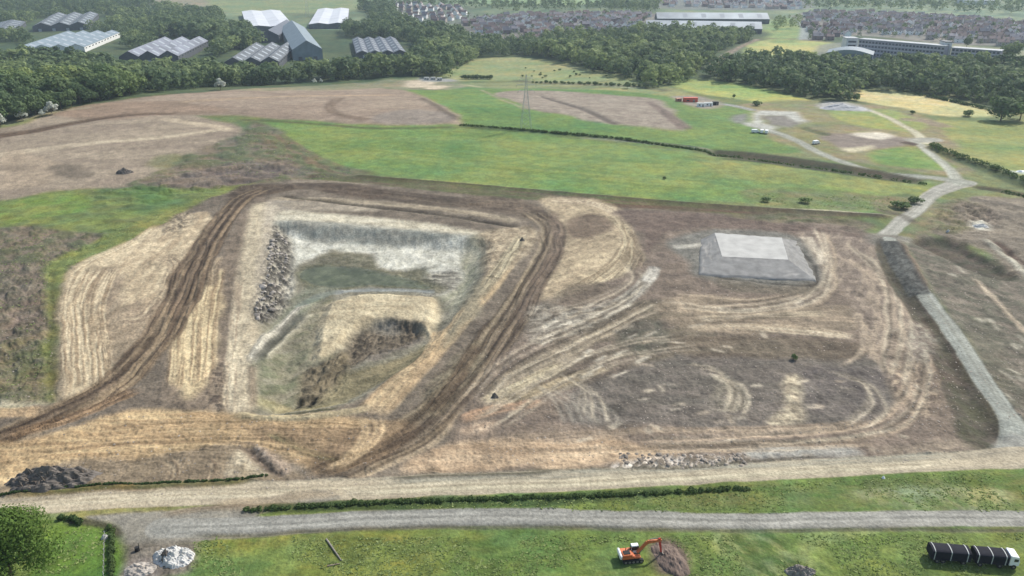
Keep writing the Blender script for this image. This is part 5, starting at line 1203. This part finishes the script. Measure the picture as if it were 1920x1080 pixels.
lump("rubble_heap", "low grey rubble heap in the stony yard, cut by the bottom edge", "rubble heap", 262, 1070, 3.4, 2.4, .9, m_rock, 12, rough=.8)
lump("rubble_heap", "pale lumpy stone heap in the grass at the bottom edge", "rubble heap", 1500, 1072, 3.2, 1.6, 1.1, m_rock, 14, rough=1.2)
lump("debris_heap", "small dark heap with pale scraps on the left-hand mound", "debris heap", 234, 324, 4.8, 3.2, 2.0, m_drk, 15, rough=.9)
lump("boulder", "lone dark boulder beside the right-hand haul track", "boulder", 928, 744, 1.1, .9, 1.3, m_drk, 16, rough=.5, sub=12)
lump("boulder", "small dark stone at the top corner of the ramp by the pit", "boulder", 979, 453, 1.1, .9, 1.4, m_drk, 17, rough=.5, sub=12)
lump("gravel_heap", "long low heap of pale grey stone in front of the right-hand wood", "gravel heap", 1578, 204, 19, 9, 3.6, mat("crushed_stone_pale", (.36,.36,.36), .9, noise=.12), 18, rough=.2)
# the flat-topped stockpile
mst = mat("crushed_stone_shaded", (.20,.197,.185), .95, noise=.22, scale=.35); mst2 = mat("crushed_stone_sunlit", (.37,.365,.34), .95, noise=.14, scale=.25)  # same stone: slopes darkened as shaded, top lightened as sunlit
base = [(1312,450),(1496,452),(1532,530),(1308,518)]; top = [(1340,436),(1466,446),(1478,488),(1354,482)]
pc = np.array(gp(1420, 500)); Bp = [np.array(gp(*q)) for q in base]; HT = 2.7; Tp = [np.array((*at(u, v, HT), 0)) for u, v in top]
z0 = pc[2]; n = 10
def grid(c, z, mi, bld, za=None):
    vs = []
    for j in range(n+1):
        for i in range(n+1):
            s, t_ = i/n, j/n; p = (c[0]*(1-s)+c[1]*s)*(1-t_)+(c[3]*(1-s)+c[2]*s)*t_
            vs.append((p[0]-pc[0], p[1]-pc[1], z+rng.gauss(0, .05)))
    bld.quadmesh(vs, [(j*(n+1)+i, j*(n+1)+i+1, (j+1)*(n+1)+i+1, (j+1)*(n+1)+i) for j in range(n) for i in range(n)]); return vs
T = thing("stockpile", "flat-topped stockpile of grey crushed stone with a level top coloured pale as sunlit", "stockpile", tuple(pc))
tb = MB(); tv = grid(Tp, HT, 0, tb); sb = MB()
for k in range(4):
    a0, a1 = Tp[k], Tp[(k+1) % 4]; b0, b1 = Bp[k], Bp[(k+1) % 4]; vs = []; m_ = 16
    for j in range(m_+1):
        for i in range(m_+1):
            s, t_ = i/m_, j/m_; pa = a0*(1-s)+a1*s; pb = b0*(1-s)+b1*s; p = pa*(1-t_)+pb*t_
            wob = rng.gauss(0, .28) if 0 < j < m_ and 0 < i < m_ else 0
            vs.append((p[0]-pc[0]+wob, p[1]-pc[1]+wob, HT*(1-t_)-1.0*(j == m_)+wob*.5-.02))
    sb.quadmesh(vs, [(j*(m_+1)+i, j*(m_+1)+i+1, (j+1)*(m_+1)+i+1, (j+1)*(m_+1)+i) for j in range(m_) for i in range(m_)])
tb.build("level_top", mst2, T, smooth=True); sb.build("side_slope", mst, T, smooth=True)
# lorry with its draw-bar trailer
p = gp(1822, 1052); T = thing("lorry", "black-covered lorry with white cab and trailer parked on the grass", "lorry", p, math.radians(-7))
def load(x0, x1, nm):
    b = MB(); n = 8; h0, h1, w = .9, 3.0, 1.45
    pr = [(-w, h0), (-w, h1-.35)]+[(-w*math.cos(math.pi*k/n), h1-.35+.42*math.sin(math.pi*k/n)) for k in range(1, n)]+[(w, h1-.35), (w, h0)]
    k_ = len(pr); vs = [(x0, y, z) for y, z in pr]+[(x1, y, z) for y, z in pr]
    b.quadmesh(vs, [(i, (i+1) % k_, k_+(i+1) % k_, k_+i) for i in range(k_)]+[tuple(range(k_-1, -1, -1)), tuple(range(k_, 2*k_))])
    o = b.build(nm, m_blk, T)
    L_ = x1-x0
    for q in range(3):
        x = x0+L_*(.06+.42*q); r = MB(); sc_ = 1.03
        vs = [(x, y*sc_, h0+(z-h0)*1.03) for y, z in pr]+[(x+.15, y*sc_, h0+(z-h0)*1.03) for y, z in pr]
        r.quadmesh(vs, [(i, (i+1) % k_, k_+(i+1) % k_, k_+i) for i in range(k_)]+[tuple(range(k_-1, -1, -1)), tuple(range(k_, 2*k_))]); r.build("strap", m_pal, o)
    MB().box(x0+.2, x1-.2, -1.1, 1.1, .75, .98).build("chassis", m_rub, o)
    return o
l1 = load(-8.4, -1.0, "trailer_body"); l2 = load(-.1, 6.0, "lorry_body")
for x in (-7.2, -6.0, -2.2, .9, 4.6, 7.2):
    for s in (-1, 1):
        w = MB(); w.tube((x, s*.95, .5), (x, s*1.4, .5), .5, n=16); wh = w.build("wheel", m_rub, T); MB().tube((x, s*1.39, .5), (x, s*1.43, .5), .2, n=10).build("rim", m_mtl, wh)
MB().box(-1.0, -.1, -.12, .12, .7, .85).build("draw_bar", m_mtl, T)
cb = MB(); cb.prism([(6.25,.75),(8.1,.75),(8.15,1.7),(7.8,2.9),(6.4,3.1),(6.25,3.0)], -1.3, 1.3); cb = cb.build("cab", m_wht, T, bevel=.07)
ws = MB(); ws.quadmesh([(8.17,-1.05,1.75),(8.17,1.05,1.75),(7.86,1.0,2.66),(7.86,-1.0,2.66)], [(0,1,2,3)]); ws.build("windscreen", m_gls, cb)
for s in (-1, 1): MB().box(7.0, 7.8, s*1.29, s*1.33, 1.8, 2.45).build("window", m_gls, cb); MB().box(8.1, 8.17, s*.9-.15, s*.9+.15, .9, 1.1).build("headlight", m_pal, cb)
# fallen pole, post, small things near
p = gp(612, 1012); q = gp(640, 1052); o = MB().tube((0,0,.15), (q[0]-p[0], q[1]-p[1], q[2]-p[2]+.15), .20, .13, 8).build("fallen_log", m_rock); o.location = p; tag(o, "long pale log lying in the grass below the lower road", "log")
o = MB().tube((0,0,.12), (2.4,.6,.2), .16, .08, 7).build("fallen_log", m_stick); o.location = gp(614, 1062); tag(o, "short dark log at the foot of the long pale log", "log")
T = thing("waste_bin", "small dark bin with a post, standing in the stony yard", "bin", gp(258, 1034)); MB().tube((0,0,-.2), (0,0,1.0), .5, .45, 12).build("barrel", m_rub, T); MB().tube((.45,0,0), (.5,0,2.1), .06, n=6).build("post", m_rub, T)
lump("boulder", "pale boulder at the corner of the small green plot", "boulder", 197, 1008, .9, .8, 1.0, m_tarp, 31, rough=.4, sub=12)
lump("boulder", "tiny white stone on the grass bank below the sandy road", "boulder", 1656, 897, .5, .4, .6, m_wht, 32, rough=.3, sub=10)
# fence along the small plot
T = thing("wire_fence", "thin pale post fence down the right side of the small green plot", "fence", gp(197, 1005)); p0 = Vector(gp(197, 1005)); prev = None
for k in range(8):
    q = Vector(gp(197-k*.3, 1005+k*11))-p0; MB().tube(q-Vector((0,0,.3)), q+Vector((0,0,1.3)), .07, n=6).build("fence_post", m_pal, T)
    if prev is not None:
        w = MB()
        for z in (.4, .8, 1.15): w.tube(prev+Vector((0,0,z)), q+Vector((0,0,z)), .018, n=3)
        w.build("fence_wire", m_mtl, T)
    prev = q
# boulders tipped down the west side of the pit
rk = []
for q in range(5):
    bm = bmesh.new(); bmesh.ops.create_icosphere(bm, subdivisions=2, radius=1)
    R_ = np.random.default_rng(300+q); ax = [Vector(R_.normal(size=3)).normalized() for _ in range(9)]
    for v in bm.verts:
        d = v.co.normalized(); r = min([1.0]+[ (.72+.12*(i % 3))/max(.01, d.dot(a)) for i, a in enumerate(ax) if d.dot(a) > .6]); v.co = d*r*Vector((1,.8,.7)).length*.75; v.co.z *= .75
    me = bpy.data.meshes.new("boulder"); bm.to_mesh(me); bm.free(); me.materials.append(m_rock); rk.append(me)
Wb = [(514,440),(536,446),(540,480),(532,530),(512,585),(490,618),(478,606),(486,570),(500,530),(506,480)]
Wp = np.array([at(u, v, -3) for u, v in Wb]); a, b = Wp.min(0), Wp.max(0); cnt = 0
while cnt < 160:
    x, y = rng.uniform(a[0], b[0]), rng.uniform(a[1], b[1])
    if not inside(Wp, x, y): continue
    o = bpy.data.objects.new("boulder", rng.choice(rk)); C.objects.link(o); s = rng.uniform(.25, .85)*(1.7 if rng.random() < .12 else 1)
    o.location = (x, y, hz(x, y)+s*.12); o.scale = (s*rng.uniform(.8,1.4), s, s*rng.uniform(.7,1.1)); o.rotation_euler = (rng.uniform(-.5,.5), rng.uniform(-.5,.5), rng.uniform(0,6.28))
    tag(o, "grey angular boulder tipped down the west bank of the pit", "boulder", "boulders on the west bank of the pit"); cnt += 1
# site compound beyond the meadow
def cabin(u, v, L_, W_, H_, rz, m, name, label, cat, group=None):
    T = thing(name, label, cat, gp(u, v), rz, group); MB().box(-L_/2, L_/2, -W_/2, W_/2, .1, H_).build("body", m, T, bevel=.06)
    MB().box(-L_/2-.05, L_/2+.05, -W_/2-.05, W_/2+.05, H_+.01, H_+.18).build("roof", m_pal if m is m_wht else m, T)
    MB().box(-L_*.3, -L_*.1, -W_/2-.04, -W_/2+.02, 1.0, 1.9).build("window", m_gls, T); MB().box(L_*.15, L_*.3, -W_/2-.04, -W_/2+.02, .15, 2.0).build("door", m_mtl, T); return T
cabin(1294, 191, 11, 3.5, 3.2, .02, mat("red_orange_sheet", (.52,.11,.07), .6), "site_container", "long red-orange container in the compound", "container")
cabin(1272, 190, 4, 3, 2.2, .3, mat("dull_orange", (.42,.20,.14), .7), "site_container", "small dull orange container left of the long red-orange one", "container")
cabin(1314, 200, 6, 3, 2.6, -.1, m_wht, "site_cabin", "white site cabin, left one of the row below the red-orange container", "cabin")
cabin(1328, 199, 6, 3, 2.6, .05, m_wht, "site_cabin", "white site cabin, middle one of the row", "cabin")
cabin(1341, 197, 4.5, 2.6, 2.4, -.1, m_rub, "site_cabin", "black site cabin at the right end of the white row", "cabin")
def van(u, v, rz, label):
    T = thing("parked_van", label, "van", gp(u, v), rz); b = MB(); b.prism([(-2.5,.4),(2.4,.4),(2.5,1.1),(1.7,1.35),(1.1,2.2),(-2.5,2.25)], -.95, .95); b.build("body", m_wht, T, bevel=.08)
    MB().quadmesh([(1.74,-.8,1.38),(1.74,.8,1.38),(1.16,.75,2.15),(1.16,-.75,2.15)], [(0,1,2,3)]).build("windscreen", m_gls, T)
    for x in (-1.6, 1.5):
        for s in (-1, 1): MB().tube((x, s*.8, .35), (x, s*1.0, .35), .36, n=12).build("wheel", m_rub, T)
van(1416, 249, .1, "white van at the edge of the meadow, left one of three"); van(1428, 249, 1.3, "white van at the edge of the meadow, middle one of three"); van(1437, 250, 1.2, "white van at the edge of the meadow, right one of three")
van(1530, 270, .5, "white van beside the lane, below the brown spoil field")
for k, (u, v) in enumerate(((800,150),(812,150),(824,151))):
    cabin(u, v, 5, 2.6, 2.6, .1*k, m_pal, "site_cabin", "pale cabin in the little dirt yard, "+("left","middle","right")[k]+" one of three", "cabin")
o = lump("white_sheet_scrap", "white scrap lying on the rough spoil at the right", "sheet", 1838, 425, 3.0, 1.6, .8, m_tarp, 41, rough=.8)
lump("white_sheet_scrap", "tiny white scrap on the spoil below the lane", "sheet", 1777, 436, .8, .8, 1.0, m_tarp, 42, rough=.5, sub=10)
lump("white_sheet_scrap", "bright roof-like sheet at the right edge beside the broad hedge", "sheet", 1914, 322, 3.2, 1.6, .9, m_wht, 43, rough=.2)
# small stones scattered on the churned soil (nobody could count them)
v_, f_, off = [], [], 0
R_ = np.random.default_rng(77); base_v = np.array([(-1,-1,0),(1,-1,0),(1,1,0),(-1,1,0),(-.6,-.6,1),(.6,-.6,1),(.6,.6,1),(-.6,.6,1)], float); base_f = np.array([(4,5,6,7),(0,1,5,4),(1,2,6,5),(2,3,7,6),(3,0,4,7)])
areas = [(900,1800,560,870,1500),(1250,1640,450,560,200),(0,100,440,750,150),(1740,1920,470,800,500),(1160,1400,852,876,160),(170,480,300,360,250),(100,700,770,930,300)]
for u0, u1, w0, w1, n in areas:
    for _ in range(n):
        x, y = at(R_.uniform(u0, u1), R_.uniform(w0, w1)); s = R_.uniform(.06, .22)*(2.2 if w0 == 852 else 1); a = R_.uniform(0, 3.14)
        b_ = base_v*np.array([s*R_.uniform(.7,1.4), s, s*.6])+R_.normal(scale=s*.15, size=(8,3)); ca, sa = math.cos(a), math.sin(a)
        v_.append(np.column_stack([b_[:,0]*ca-b_[:,1]*sa+x, b_[:,0]*sa+b_[:,1]*ca+y, b_[:,2]+hz(x, y)-.03])); f_.append(base_f+off); off += 8
o = bpy.data.objects.new("scattered_stones", mesh_np("scattered_stones", np.vstack(v_), np.vstack(f_), [mat("pale_stone", (.26,.225,.185), .9, noise=.5, scale=.05)])); C.objects.link(o); o['kind'] = 'stuff'; o['label'] = "loose stones scattered over the churned soil"; o['category'] = "stones"
# rough grass and weeds standing up out of the turf (nobody could count the tufts)
tv_, tf_, ta_, off = [], [], [], 0; R_ = np.random.default_rng(5)
near_areas = [([(330,1010),(1920,1000),(2100,1100),(300,1100)], 9000, .5), ([(700,950),(1920,880),(1960,960),(1200,965)], 4500, .5), ([(0,440),(100,440),(105,750),(0,750)], 2200, .35),
    ([(0,990),(200,990),(206,1090),(0,1090)], 900, .6), ([(100,470),(430,350),(470,360),(330,420),(120,520)], 1500, .5), ([(400,330),(560,340),(690,330),(560,270),(470,240)], 900, .3), ([(1400,360),(1700,372),(1690,400),(1480,388)], 700, .4), ([(1760,660),(1870,820),(1850,850),(1770,750)], 500, .3)]
for pts, n, mixv in near_areas:
    Wa = np.array([at(u, v) for u, v in pts]); a, b = Wa.min(0), Wa.max(0); c = 0
    while c < n:
        x, y = R_.uniform(a[0], b[0]), R_.uniform(a[1], b[1]); c += 1
        if not inside(Wa, x, y) or float(vnoise(np.array([x/7]), np.array([y/7]), 3)[0]) < .35: continue
        r = int(np.clip(np.searchsorted(rows, y), 1, NR-1)); cc = int(np.clip(np.searchsorted(X[r*NC:(r+1)*NC], x), 1, NC-1))
        if REG[r*NC+cc] in (1, 5) or GR[r*NC+cc] < .25: continue
        z = hz(x, y); h = R_.uniform(.05, .13)*(1+y/450)
        for q in range(3):
            an = R_.uniform(0, 3.14); dx, dy = math.cos(an)*h*1.5, math.sin(an)*h*1.5; lx, ly = R_.normal(scale=h*1.8, size=2)
            tv_ += [(x-dx, y-dy, z-.05), (x+dx, y+dy, z-.05), (x+dx*.5+lx, y+dy*.5+ly, z+h), (x-dx*.6+lx, y-dy*.6+ly, z+h*.9)]; tf_.append((off, off+1, off+2, off+3)); off += 4
        ta_ += [mixv+R_.uniform(-.4, .4)]*12
m_tuft = leafmat("grass_tufts", (.15,.22,.06), (.33,.38,.15), "kind_mix")
o = bpy.data.objects.new("grass_tufts", mesh_np("grass_tufts", np.array(tv_), np.array(tf_), [m_tuft], attr=np.array(ta_))); C.objects.link(o); o['kind'] = 'stuff'; o['label'] = "rough grass and weeds in the fields and verges"; o['category'] = "grass"
# ------------------------------------------------------------------ air
hz_m = bpy.data.materials.new("haze"); hz_m.use_nodes = True; nt = hz_m.node_tree; nt.nodes.remove(nt.nodes["Principled BSDF"])
pv = nt.nodes.new("ShaderNodeVolumePrincipled"); pv.inputs["Color"].default_value = (.70,.86,1.0,1); pv.inputs["Density"].default_value = 0.00009; pv.inputs["Anisotropy"].default_value = .2
nt.links.new(pv.outputs[0], nt.nodes["Material Output"].inputs["Volume"])
o = MB().box(-6400, 6400, -5900, 5900, -16, 165).build("haze", hz_m); o['kind'] = 'stuff'
